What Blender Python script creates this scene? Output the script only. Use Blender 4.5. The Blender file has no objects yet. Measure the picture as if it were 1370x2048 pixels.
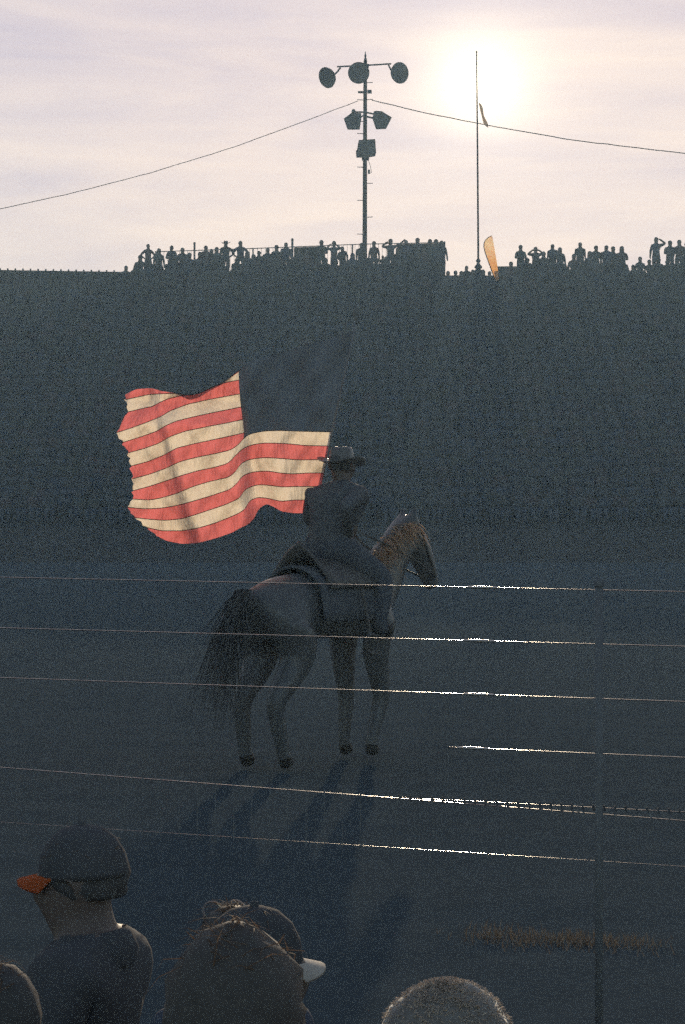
import bpy, bmesh, math, random
from mathutils import Vector, Matrix, noise
random.seed(11)
R = math.radians
scene = bpy.context.scene
COL = scene.collection

# ------------------------------------------------------------------ camera, sky, sun, exposure
F = 4835.0            # focal length in photograph pixels (85 mm, 36 mm tall frame, 2048 px)
ZC = 1.85             # eye height over the arena dirt
cam_data = bpy.data.cameras.new('camera')
cam = bpy.data.objects.new('camera', cam_data); COL.objects.link(cam)
cam.location = (0, 0, ZC); cam.rotation_euler = (R(90), 0, 0)
cam_data.sensor_fit = 'VERTICAL'; cam_data.sensor_height = 36; cam_data.sensor_width = 24
cam_data.lens = 85; cam_data.clip_start = 0.1; cam_data.clip_end = 3000
scene.camera = cam

SUN_AZ = math.atan((960 - 685) / F)
SUN_EL = math.atan((1024 - 170) / F)
L = Vector((math.sin(SUN_AZ) * math.cos(SUN_EL), math.cos(SUN_AZ) * math.cos(SUN_EL), math.sin(SUN_EL)))

world = bpy.data.worlds.new('World'); scene.world = world; world.use_nodes = True
wn = world.node_tree.nodes; wl = world.node_tree.links; wn.clear()
def wnode(t, **kw):
    n = wn.new(t)
    for k, v in kw.items(): setattr(n, k, v)
    return n
out = wnode('ShaderNodeOutputWorld'); bg = wnode('ShaderNodeBackground')
sky = wnode('ShaderNodeTexSky', sky_type='NISHITA', sun_disc=False, sun_elevation=SUN_EL,
            sun_rotation=SUN_AZ, altitude=300, air_density=1.0, dust_density=0.6, ozone_density=1.0)
tc = wnode('ShaderNodeTexCoord')
# thin high cloud: streaks in the direction of view, whiter towards the sun
mp = wnode('ShaderNodeMapping'); mp.inputs['Scale'].default_value = (5.0, 5.0, 34.0); mp.inputs['Rotation'].default_value = (R(3), R(-5), 0)
wl.new(tc.outputs['Generated'], mp.inputs['Vector'])
nz = wnode('ShaderNodeTexNoise'); nz.inputs['Scale'].default_value = 1.3; nz.inputs['Detail'].default_value = 6; nz.inputs['Roughness'].default_value = 0.55
nz.inputs['Distortion'].default_value = 0.4
wl.new(mp.outputs['Vector'], nz.inputs['Vector'])
cr = wnode('ShaderNodeValToRGB'); cr.color_ramp.elements[0].position = 0.30; cr.color_ramp.elements[1].position = 0.76
cr.color_ramp.elements[0].color = (0.0, 0.0, 0.0, 1); cr.color_ramp.elements[1].color = (1, 1, 1, 1)
wl.new(nz.outputs['Fac'], cr.inputs['Fac'])
dotn = wnode('ShaderNodeVectorMath', operation='DOT_PRODUCT'); dotn.inputs[1].default_value = L
nrm = wnode('ShaderNodeVectorMath', operation='NORMALIZE')
wl.new(tc.outputs['Generated'], nrm.inputs[0]); wl.new(nrm.outputs['Vector'], dotn.inputs[0])
def wmath(op, a, b=None, c=None):
    n = wnode('ShaderNodeMath', operation=op)
    for i, v in enumerate((a, b, c)):
        if v is None: continue
        if isinstance(v, (int, float)): n.inputs[i].default_value = v
        else: wl.new(v, n.inputs[i])
    return n.outputs[0]
ang = wmath('ARCCOSINE', wmath('MINIMUM', dotn.outputs['Value'], 0.9999999))
def lobe(width_deg, amp):
    return wmath('MULTIPLY', wmath('EXPONENT', wmath('MULTIPLY', ang, -1.0 / R(width_deg))), amp)
def wmix(kind, fac, a, b):
    n = wnode('ShaderNodeMix', data_type='RGBA', blend_type=kind)
    for s, v in ((0, fac), (6, a), (7, b)):
        if isinstance(v, (int, float)): n.inputs[s].default_value = v
        elif isinstance(v, tuple): n.inputs[s].default_value = v
        else: wl.new(v, n.inputs[s])
    return n.outputs[2]
SKY_STRENGTH = 0.15
cloud_light = wmix('MIX', cr.outputs['Color'], (3.35, 2.95, 3.95, 1), (6.05, 4.9, 4.5, 1))     # lilac-grey to peach veil
# the veil thins out away from the sun: clearer, darker sky behind the camera
side = wmath('MULTIPLY_ADD', dotn.outputs['Value'], 0.5, 0.5)
veil = wmath('MULTIPLY_ADD', wmath('POWER', side, 7.0), 0.86, 0.06)
base = wmix('MIX', veil, sky.outputs['Color'], cloud_light)
aur = wmath('ADD', lobe(0.5, 12.0), wmath('ADD', wmath('ADD', lobe(1.1, 1.7), lobe(3.2, 0.9)), lobe(7.0, 0.5)))
aurc = wmix('MULTIPLY', 1.0, (1.0, 0.88, 0.60, 1), aur)
tot = wmix('ADD', 1.0, base, aurc)
wl.new(tot, bg.inputs['Color']); bg.inputs['Strength'].default_value = SKY_STRENGTH
wl.new(bg.outputs[0], out.inputs['Surface'])

sun_data = bpy.data.lights.new('sun', 'SUN'); sun_data.energy = 3.1; sun_data.angle = R(0.53); sun_data.color = (1.0, 0.80, 0.56)
sun = bpy.data.objects.new('sun', sun_data); COL.objects.link(sun)
sun.rotation_euler = L.to_track_quat('Z', 'Y').to_euler(); sun.location = L * 200

vs = scene.view_settings
vs.view_transform = 'Standard'; vs.look = 'None'; vs.exposure = 0.0; vs.gamma = 1.0; vs.use_curve_mapping = False
scene.render.engine = 'CYCLES'
scene.cycles.use_denoising = False
scene.cycles.max_bounces = 6; scene.cycles.volume_bounces = 1
scene.cycles.use_adaptive_sampling = True
scene.cycles.adaptive_threshold = 0.25; scene.cycles.adaptive_min_samples = 26
scene.cycles.sample_clamp_indirect = 2.0
scene.render.dither_intensity = 2.0

# ------------------------------------------------------------------ helpers
def P(px, py, y):
    return Vector(((px - 685) / F * y, y, ZC + (1024 - py) / F * y))

_m = {}
def mat(name, col, rough=0.8, metal=0.0, var=0.18, scale=9.0, bump=0.0, bscale=60.0, spec=0.3, transl=0.0, tcol=None):
    if name in _m: return _m[name]
    m = bpy.data.materials.new(name); m.use_nodes = True
    nt = m.node_tree; b = nt.nodes['Principled BSDF']
    b.inputs['Roughness'].default_value = rough; b.inputs['Metallic'].default_value = metal
    b.inputs['Specular IOR Level'].default_value = spec
    t = nt.nodes.new('ShaderNodeTexCoord')
    n = nt.nodes.new('ShaderNodeTexNoise'); n.inputs['Scale'].default_value = scale; n.inputs['Detail'].default_value = 5
    nt.links.new(t.outputs['Object'], n.inputs['Vector'])
    mx = nt.nodes.new('ShaderNodeMix'); mx.data_type = 'RGBA'
    mx.inputs[6].default_value = tuple(c * (1 - var) for c in col) + (1,)
    mx.inputs[7].default_value = tuple(min(1, c * (1 + var)) for c in col) + (1,)
    nt.links.new(n.outputs['Fac'], mx.inputs[0]); nt.links.new(mx.outputs[2], b.inputs['Base Color'])
    if bump:
        n2 = nt.nodes.new('ShaderNodeTexNoise'); n2.inputs['Scale'].default_value = bscale; n2.inputs['Detail'].default_value = 4
        nt.links.new(t.outputs['Object'], n2.inputs['Vector'])
        bp = nt.nodes.new('ShaderNodeBump'); bp.inputs['Strength'].default_value = bump; bp.inputs['Distance'].default_value = 0.02
        nt.links.new(n2.outputs['Fac'], bp.inputs['Height']); nt.links.new(bp.outputs[0], b.inputs['Normal'])
    if transl:
        tr = nt.nodes.new('ShaderNodeBsdfTranslucent')
        tm = nt.nodes.new('ShaderNodeMix'); tm.data_type = 'RGBA'; tm.blend_type = 'MULTIPLY'; tm.inputs[0].default_value = 1
        tm.inputs[7].default_value = (tcol or (1, 1, 1)) + (1,)
        nt.links.new(mx.outputs[2], tm.inputs[6]); nt.links.new(tm.outputs[2], tr.inputs['Color'])
        ms = nt.nodes.new('ShaderNodeMixShader'); ms.inputs[0].default_value = transl
        nt.links.new(b.outputs[0], ms.inputs[1]); nt.links.new(tr.outputs[0], ms.inputs[2])
        nt.links.new(ms.outputs[0], nt.nodes['Material Output'].inputs['Surface'])
    _m[name] = m
    return m

class MB:
    def __init__(s): s.v = []; s.f = []; s.mi = []
    def face(s, idx, m=0): s.f.append(tuple(idx)); s.mi.append(m)
    def box(s, c, d, rot=None, m=0):
        c = Vector(c); k = len(s.v)
        for x in (-.5, .5):
            for y in (-.5, .5):
                for z in (-.5, .5):
                    p = Vector((x * d[0], y * d[1], z * d[2]))
                    if rot is not None: p = rot @ p
                    s.v.append(c + p)
        for q in ((0, 1, 3, 2), (4, 6, 7, 5), (0, 4, 5, 1), (2, 3, 7, 6), (0, 2, 6, 4), (1, 5, 7, 3)):
            s.face([k + i for i in q], m)
    def tube(s, pts, r, n=8, m=0, cap=True, flat=1.0):
        pts = [Vector(p) for p in pts]; k0 = len(s.v)
        rs = r if isinstance(r, (list, tuple)) else [r] * len(pts)
        up = None
        for i, p in enumerate(pts):
            d = (pts[min(i + 1, len(pts) - 1)] - pts[max(i - 1, 0)]).normalized()
            if up is None:
                up = Vector((0, 0, 1)) if abs(d.z) < .9 else Vector((1, 0, 0))
            a = d.cross(up).normalized(); b = a.cross(d).normalized(); up = b
            for j in range(n):
                t = 2 * math.pi * j / n
                s.v.append(p + (a * math.cos(t) + b * math.sin(t) * flat) * rs[i])
        for i in range(len(pts) - 1):
            for j in range(n):
                a = k0 + i * n + j; b = k0 + i * n + (j + 1) % n
                s.face((a, b, b + n, a + n), m)
        if cap:
            s.face([k0 + j for j in range(n)][::-1], m)
            s.face([k0 + (len(pts) - 1) * n + j for j in range(n)], m)
    def lathe(s, prof, n=20, mtx=None, m=0, sx=1.0, sy=1.0):
        k0 = len(s.v); mtx = mtx or Matrix()
        for r, z in prof:
            for j in range(n):
                t = 2 * math.pi * j / n
                s.v.append(mtx @ Vector((r * sx * math.cos(t), r * sy * math.sin(t), z)))
        for i in range(len(prof) - 1):
            for j in range(n):
                a = k0 + i * n + j; b = k0 + i * n + (j + 1) % n
                s.face((a, b, b + n, a + n), m)
    def prism(s, pts, back, m=0, taper=1.0):
        """closed outline pts (front face) extruded by vector back"""
        pts = [Vector(p) for p in pts]; c = sum(pts, Vector()) / len(pts); k = len(s.v); n = len(pts)
        s.v += pts; s.v += [c + (p - c) * taper + Vector(back) for p in pts]
        s.face(range(k, k + n), m); s.face(list(range(k + n, k + 2 * n))[::-1], m)
        for i in range(n):
            j = (i + 1) % n
            s.face((k + i, k + j, k + n + j, k + n + i), m)
    def mesh(s, name, mats, smooth=False):
        me = bpy.data.meshes.new(name); me.from_pydata([tuple(v) for v in s.v], [], s.f)
        for m in (mats if isinstance(mats, (list, tuple)) else [mats]): me.materials.append(m)
        me.polygons.foreach_set('material_index', s.mi)
        bm = bmesh.new(); bm.from_mesh(me); bmesh.ops.recalc_face_normals(bm, faces=bm.faces); bm.to_mesh(me); bm.free()
        if smooth: me.polygons.foreach_set('use_smooth', [True] * len(me.polygons))
        me.update(); return me
    def build(s, name, mats, parent=None, smooth=False):
        return obj(name, s.mesh(name, mats, smooth), parent)

def obj(name, me, parent=None):
    o = bpy.data.objects.new(name, me); COL.objects.link(o); o.parent = parent
    return o
def thing(name, label, cat, loc=(0, 0, 0), rz=0, group=None):
    o = bpy.data.objects.new(name, None); COL.objects.link(o); o.location = loc; o.rotation_euler = (0, 0, rz)
    o.empty_display_size = 0.2
    return tag(o, label, cat, group)
def tag(o, label, cat, group=None):
    o['label'] = label; o['category'] = cat
    if group: o['group'] = group
    return o
def lerp(a, b, t): return a + (b - a) * t
def interp(pts, x):
    """piecewise linear y(x)"""
    if x <= pts[0][0]:
        (x0, y0), (x1, y1) = pts[0], pts[1]
    elif x >= pts[-1][0]:
        (x0, y0), (x1, y1) = pts[-2], pts[-1]
    else:
        for i in range(len(pts) - 1):
            if pts[i][0] <= x <= pts[i + 1][0]:
                (x0, y0), (x1, y1) = pts[i], pts[i + 1]; break
    return y0 + (y1 - y0) * (x - x0) / (x1 - x0)

# ------------------------------------------------------------------ materials
DIRT = mat('dark_damp_dirt', (0.062, 0.078, 0.085), 1.0, var=0.2, scale=3.0, bump=0.3, bscale=22, spec=0.0)
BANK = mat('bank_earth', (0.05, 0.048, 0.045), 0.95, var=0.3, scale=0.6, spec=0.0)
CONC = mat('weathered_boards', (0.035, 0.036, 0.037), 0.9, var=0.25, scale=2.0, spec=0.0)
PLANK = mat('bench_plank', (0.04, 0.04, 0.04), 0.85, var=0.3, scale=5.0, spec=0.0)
STEEL = mat('galvanised_steel', (0.115, 0.107, 0.095), 0.23, 1.0, var=0.06, scale=30)
DSTEEL = mat('dull_painted_steel', (0.10, 0.103, 0.108), 0.85, 0.0, var=0.2, spec=0.05)
POLEWOOD = mat('weathered_timber', (0.05, 0.042, 0.036), 0.9, var=0.3, scale=4, spec=0.15)
ENAMEL = mat('lamp_housing', (0.07, 0.068, 0.065), 0.7, var=0.12, spec=0.25)
LENS = mat('lamp_lens', (0.12, 0.11, 0.10), 0.55, var=0.1, spec=0.3)
CABLE = mat('black_cable', (0.03, 0.03, 0.032), 0.7, var=0.1)
SCREEN = mat('windscreen_mesh', (0.03, 0.032, 0.034), 0.9, var=0.25, scale=14, spec=0.05)
SKIN = mat('skin', (0.14, 0.105, 0.088), 0.6, var=0.12, spec=0.3)
SHIRTS = [mat('cloth_' + n, c, 0.9, var=0.2, spec=0.08) for n, c in (
    ('navy', (0.075, 0.085, 0.11)), ('charcoal', (0.085, 0.086, 0.09)), ('maroon', (0.11, 0.08, 0.08)),
    ('olive', (0.085, 0.088, 0.08)), ('slate', (0.095, 0.10, 0.108)), ('black', (0.07, 0.072, 0.076)))]
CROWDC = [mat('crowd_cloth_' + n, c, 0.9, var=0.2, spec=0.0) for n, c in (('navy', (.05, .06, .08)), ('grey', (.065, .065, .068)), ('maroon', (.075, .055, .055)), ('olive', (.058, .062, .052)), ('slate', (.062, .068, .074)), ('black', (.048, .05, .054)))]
JEANS = mat('denim', (0.09, 0.096, 0.108), 0.9, var=0.2, spec=0.08)
SHOE = mat('dark_shoes', (0.02, 0.017, 0.015), 0.7)
HAIR = [mat('hair_' + n, c, 0.7, var=0.25, scale=40, spec=0.12) for n, c in (
    ('dark', (0.08, 0.077, 0.075)), ('brown', (0.09, 0.083, 0.077)), ('light', (0.16, 0.10, 0.05)))]
FELT = mat('hat_felt', (0.085, 0.083, 0.082), 0.9, spec=0.1)

# ------------------------------------------------------------------ setting: dirt, bank
def ground_z(x, y):
    return 0.0
def make_ground():
    bm = bmesh.new()
    xs = [-330, -120, -40, -14] + [-7 + i * 0.25 for i in range(57)] + [14, 40, 120, 330]
    ys = [-120, -20, 2] + [3 + i * 0.25 for i in range(81)] + [30, 60, 100, 200, 400]
    grid = []
    for y in ys:
        row = []
        for x in xs:
            n = 0
            if abs(x) < 7.1 and 3 <= y <= 23:
                n = 0.022 * noise.noise(Vector((x * 1.7, y * 1.7, 0))) + 0.012 * noise.noise(Vector((x * 6, y * 6, 3)))
                n -= 0.02
            row.append(bm.verts.new((x, y, n)))
        grid.append(row)
    for i in range(len(ys) - 1):
        for j in range(len(xs) - 1):
            bm.faces.new((grid[i][j], grid[i][j + 1], grid[i + 1][j + 1], grid[i + 1][j]))
    me = bpy.data.meshes.new('ground'); bm.to_mesh(me); bm.free(); me.materials.append(DIRT)
    me.polygons.foreach_set('use_smooth', [True] * len(me.polygons))
    o = obj('ground', me); o['kind'] = 'structure'
make_ground()

DECK_Z, DECK_Y, ROW_H, ROW_D = 13.4, 118.7, 0.40, 0.90
NROW = 31
def row_y(j): return DECK_Y - ROW_D * (j - 1)      # back edge of tread j (j >= 1)
def row_z(j): return DECK_Z - ROW_H * j
SX = 62.0
m = MB()
prof = [(86, -0.3), (86, 0.7), (87, 0.7)]
m2 = [(-0.6, 0)]
bk = MB()
pts = [Vector((-SX, y, z)) for y, z in ((88.0, -0.2), (121.5, DECK_Z - 0.35), (133, DECK_Z - 0.4), (160, -0.2))]
bk.prism(pts, (2 * SX, 0, 0))
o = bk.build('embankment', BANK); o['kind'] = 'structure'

# ------------------------------------------------------------------ grandstand: terrace, deck and benches
stand = thing('grandstand', 'tall dark grandstand filled with spectators, its top edge against the bright sky', 'grandstand', (0, 100, 0))
def st(name, mb, mt): 
    o = mb.build(name, mt, stand); o.location = (0, -100, 0); return o
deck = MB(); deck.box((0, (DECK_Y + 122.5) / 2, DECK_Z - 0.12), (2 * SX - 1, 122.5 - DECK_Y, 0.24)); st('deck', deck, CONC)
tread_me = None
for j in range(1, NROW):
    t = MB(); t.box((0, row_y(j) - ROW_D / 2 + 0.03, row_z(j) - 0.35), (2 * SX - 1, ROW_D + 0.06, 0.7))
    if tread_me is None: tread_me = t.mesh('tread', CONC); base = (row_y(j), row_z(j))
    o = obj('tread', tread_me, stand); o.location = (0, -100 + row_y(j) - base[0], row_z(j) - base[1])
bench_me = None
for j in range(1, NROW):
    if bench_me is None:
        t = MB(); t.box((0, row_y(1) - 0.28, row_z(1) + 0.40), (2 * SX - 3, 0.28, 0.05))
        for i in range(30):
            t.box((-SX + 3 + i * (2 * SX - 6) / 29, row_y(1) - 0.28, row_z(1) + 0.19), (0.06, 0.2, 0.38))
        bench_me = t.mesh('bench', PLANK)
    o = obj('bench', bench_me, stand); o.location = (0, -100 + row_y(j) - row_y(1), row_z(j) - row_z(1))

# dark parapet at the left end of the top, with a row of small caps along its edge
par = thing('parapet_wall', 'low dark parapet with tiny knobs along its flat edge, far left of the stand top', 'wall', P(120, 560, 118.9))
def rel(o, mb, name, mt, smooth=False):
    """build mb (world coordinates) as a child of Empty o"""
    off = Vector(o.location)
    if o.rotation_euler.z:
        inv = Matrix.Rotation(-o.rotation_euler.z, 3, 'Z')
        mb.v = [inv @ (Vector(v) - off) for v in mb.v]
    else: mb.v = [Vector(v) - off for v in mb.v]
    return mb.build(name, mt, o, smooth)
t = MB()
a, b = P(-420, 533.6, 118.95), P(250, 544, 118.95)
bot = DECK_Z
t.prism([(a.x, 118.9, bot), (b.x, 118.9, bot), (b.x, 118.9, b.z), (a.x, 118.9, a.z)], (0, 0.12, 0))
rel(par, t, 'wall_panel', CONC)
for i in range(28):
    px = 8 + 15.2 * i - 190
    if px > 246: break
    p = P(px, interp([(0, 538.7), (250, 543.4)], px), 118.96)
    k = MB(); k.lathe([(0.0, 0.10), (0.03, 0.09), (0.045, 0.05), (0.04, 0.0), (0.04, -0.05)], 8, Matrix.Translation(p + Vector((0, 0, -0.03))))
    rel(par, k, 'cap', DSTEEL)

# ------------------------------------------------------------------ people
HIP = 0.95
def human(pose):
    """joints for a 1.75 m figure facing +y; returns joints, bones and the head pose"""
    J = {}
    lean = pose.get('lean', 0.0); side = pose.get('side', 0.0); kind = pose.get('kind', 'stand')
    pz = {'stand': 0.95, 'sit': 0.50, 'ground': 0.10, 'ride': 0.0}[kind]
    Bm = Matrix.Translation((0, 0, pz)) @ Matrix.Rotation(-lean, 4, 'X') @ Matrix.Rotation(side, 4, 'Y')
    def up(x, y, z): return Bm @ Vector((x, y, z - 0.95))
    w = pose.get('w', 1.0)
    J['pelvis'] = (up(0, 0, 0.97), (0.155 * w, 0.125 * w)); J['waist'] = (up(0, 0.0, 1.13), (0.145 * w, 0.11 * w))
    J['chest'] = (up(0, -0.005, 1.31), (0.175 * w, 0.125 * w)); J['collar'] = (up(0, -0.01, 1.44), (0.13 * w, 0.085 * w))
    J['neck'] = (up(0, 0.0, 1.515), (0.062, 0.062) if kind != 'ground' else (.078, .078))
    ht = pose.get('head', (0, 0))        # nod, turn
    Hm = Matrix.Translation(up(0, 0.01, 1.54)) @ Matrix.Rotation(-lean * pose.get('headlean', 0.6) - ht[0], 4, 'X') @ Matrix.Rotation(ht[1], 4, 'Z')
    J['jaw'] = (Hm @ Vector((0, 0.025, 0.05)), (0.072, 0.085)); J['skull'] = (Hm @ Vector((0, 0.012, 0.135)), (0.085, 0.105))
    J['crown'] = (Hm @ Vector((0, 0.0, 0.195)), (0.06, 0.075))
    bones = [('pelvis', 'waist', 1), ('waist', 'chest', 1), ('chest', 'collar', 1), ('collar', 'neck', 0), ('neck', 'jaw', 0), ('jaw', 'skull', 0), ('skull', 'crown', 0)]
    if pose.get('detail'):
        J['nose'] = (Hm @ Vector((0, 0.125, 0.095)), (0.016, 0.02)); bones.append(('skull', 'nose', 0))
        for sgn in (-1, 1):
            J['ear%d' % sgn] = (Hm @ Vector((sgn * 0.098, -0.005, 0.10)), (0.012, 0.03)); bones.append(('skull', 'ear%d' % sgn, 0))
    arms = {'down': ((.245, -.03, 1.15), (.27, .04, .90), (.27, .07, .81)),
            'hip': ((.40, -.08, 1.20), (.21, .03, 1.02), (.15, .06, .99)),
            'brow': ((.40, .10, 1.50), (.16, .16, 1.66), (.08, .17, 1.69)),
            'binoc': ((.37, .12, 1.42), (.16, .17, 1.60), (.07, .18, 1.62)),
            'crown': ((.40, .0, 1.60), (.19, .0, 1.76), (.10, .0, 1.78)),
            'raise': ((.34, .02, 1.62), (.30, .05, 1.88), (.29, .06, 1.97)),
            'reach': ((.42, .05, 1.50), (.64, .1, 1.68), (.71, .11, 1.73)),
            'phone': ((.26, .18, 1.25), (.15, .36, 1.42), (.10, .38, 1.49)),
            'fold': ((.27, .05, 1.16), (.05, .22, 1.17), (-.06, .22, 1.18)),
            'lap': ((.25, .03, 1.16), (.16, .27, 1.00), (.12, .34, .98)),
            'prop': ((.26, -.12, 1.16), (.30, -.30, .96), (.31, -.36, .94))}
    for sgn, key in ((-1, 'armL'), (1, 'armR')):
        arm = pose.get(key, 'down')
        e, wr, hd = arms[arm] if isinstance(arm, str) else arm
        J['sho%d' % sgn] = (up(sgn * 0.175 * w, -0.01, 1.415 + (.02 if kind == 'ground' else 0)), (0.07, 0.07) if kind != 'ground' else (.09, .09))
        J['elb%d' % sgn] = (up(sgn * e[0], e[1], e[2]), (0.046, 0.046))
        J['wri%d' % sgn] = (up(sgn * wr[0], wr[1], wr[2]), (0.032, 0.032))
        J['han%d' % sgn] = (up(sgn * hd[0], hd[1], hd[2]), (0.040, 0.024))
        bones += [('collar', 'sho%d' % sgn, 1), ('sho%d' % sgn, 'elb%d' % sgn, 1), ('elb%d' % sgn, 'wri%d' % sgn, pose.get('sleeve', 0)), ('wri%d' % sgn, 'han%d' % sgn, 0)]
    legs = {'stand': ((.095, .0, .90), (.105, .02, .50), (.11, -.02, .09), (.125, .13, .035)),
            'wide': ((.10, .0, .90), (.17, .03, .50), (.22, -.02, .09), (.26, .12, .035)),
            'sit': ((.10, .03, .50), (.12, .44, .53), (.12, .44, .10), (.13, .58, .04)),
            'ground': ((.10, .04, .10), (.34, .36, .20), (.06, .46, .08), (-.08, .44, .05)),
            'ride': ((.12, .04, -.02), (.34, .30, -.22), (.36, .20, -.62), (.38, .34, -.66))}
    lg = legs[pose.get('legs', kind)]
    for sgn in (-1, 1):
        for nme, p, r in zip(('hip', 'kne', 'ank', 'toe'), lg, (0.1, 0.066, 0.044, 0.04)):
            x = p[0]
            if kind == 'ground' and nme in ('ank', 'toe'): x = p[0] if sgn > 0 else p[0] + 0.02
            J['%s%d' % (nme, sgn)] = (Vector((sgn * x, p[1] + (0.1 if (kind == 'ground' and sgn > 0 and nme in ('ank', 'toe')) else 0), p[2])), (r * w ** .5, r * w ** .5))
        bones += [('pelvis', 'hip%d' % sgn, 2), ('hip%d' % sgn, 'kne%d' % sgn, 2), ('kne%d' % sgn, 'ank%d' % sgn, 2), ('ank%d' % sgn, 'toe%d' % sgn, 3)]
    return J, bones, Hm

def skin_mesh(name, J, bones, mats, root='pelvis', levels=1, fat=1.25):
    names = list(J); ix = {n: i for i, n in enumerate(names)}
    me = bpy.data.meshes.new(name + '_skel')
    me.from_pydata([tuple(J[n][0]) for n in names], [(ix[a], ix[b]) for a, b, *_ in bones], [])
    o = bpy.data.objects.new('tmp', me); COL.objects.link(o)
    sk = o.modifiers.new('skin', 'SKIN'); sk.use_smooth_shade = True; sk.branch_smoothing = 0.4
    if not me.skin_vertices:
        bm = bmesh.new(); bm.from_mesh(me); bm.verts.layers.skin.verify(); bm.to_mesh(me); bm.free()
    for i, n in enumerate(names):
        sv = me.skin_vertices[0].data[i]; sv.radius = tuple(q * fat for q in J[n][1]); sv.use_root = (n == root)
    ss = o.modifiers.new('sub', 'SUBSURF'); ss.levels = levels; ss.render_levels = levels
    dg = bpy.context.evaluated_depsgraph_get(); dg.update()
    res = bpy.data.meshes.new_from_object(o.evaluated_get(dg)); res.name = name
    bpy.data.objects.remove(o); bpy.data.meshes.remove(me)
    res.materials.clear()
    for mm in mats: res.materials.append(mm)
    segs = [(J[a][0], J[b][0], s, max(J[a][1][0], J[b][1][0])) for a, b, s in bones]
    for p in res.polygons:
        c = p.center; best = None
        for a, b, s, r in segs:
            d = b - a; tt = max(0, min(1, (c - a).dot(d) / max(d.length_squared, 1e-9)))
            q = (c - a - d * tt).length - 0.6 * r
            if best is None or q < best[0]: best = (q, s)
        p.material_index = best[1]; p.use_smooth = True
    return res

def add_fingers(me, wrist, hand, palm_n, curl=0.5, slot=0):
    """five finger chains of unequal length rooted in the palm, joined into the same mesh"""
    d = (hand - wrist).normalized(); a = d.cross(palm_n).normalized()
    mb = MB()
    for k, (off, ln) in enumerate(((-0.030, 0.070), (-0.010, 0.080), (0.010, 0.075), (0.029, 0.058))):
        p0 = hand + a * off; pts = [p0]; dd = d.copy()
        for s in range(3):
            dd = (Matrix.Rotation(curl * 0.5, 3, a) @ dd).normalized(); pts.append(pts[-1] + dd * ln / 3)
        mb.tube(pts, [0.0095, 0.009, 0.008, 0.0055], 8)
    base = wrist.lerp(hand, 0.45) + a * -0.028
    t1 = base + (a * -0.6 + d * 0.7).normalized() * 0.035; t2 = t1 + (a * -0.2 + d).normalized() * 0.032
    mb.tube([base, t1, t2], [0.012, 0.0105, 0.007], 8)
    bm = bmesh.new(); bm.from_mesh(me); vs = [bm.verts.new(v) for v in mb.v]
    for f in mb.f:
        fc = bm.faces.new([vs[i] for i in f]); fc.smooth = True; fc.material_index = slot
    bm.normal_update(); bm.to_mesh(me); bm.free()

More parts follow.
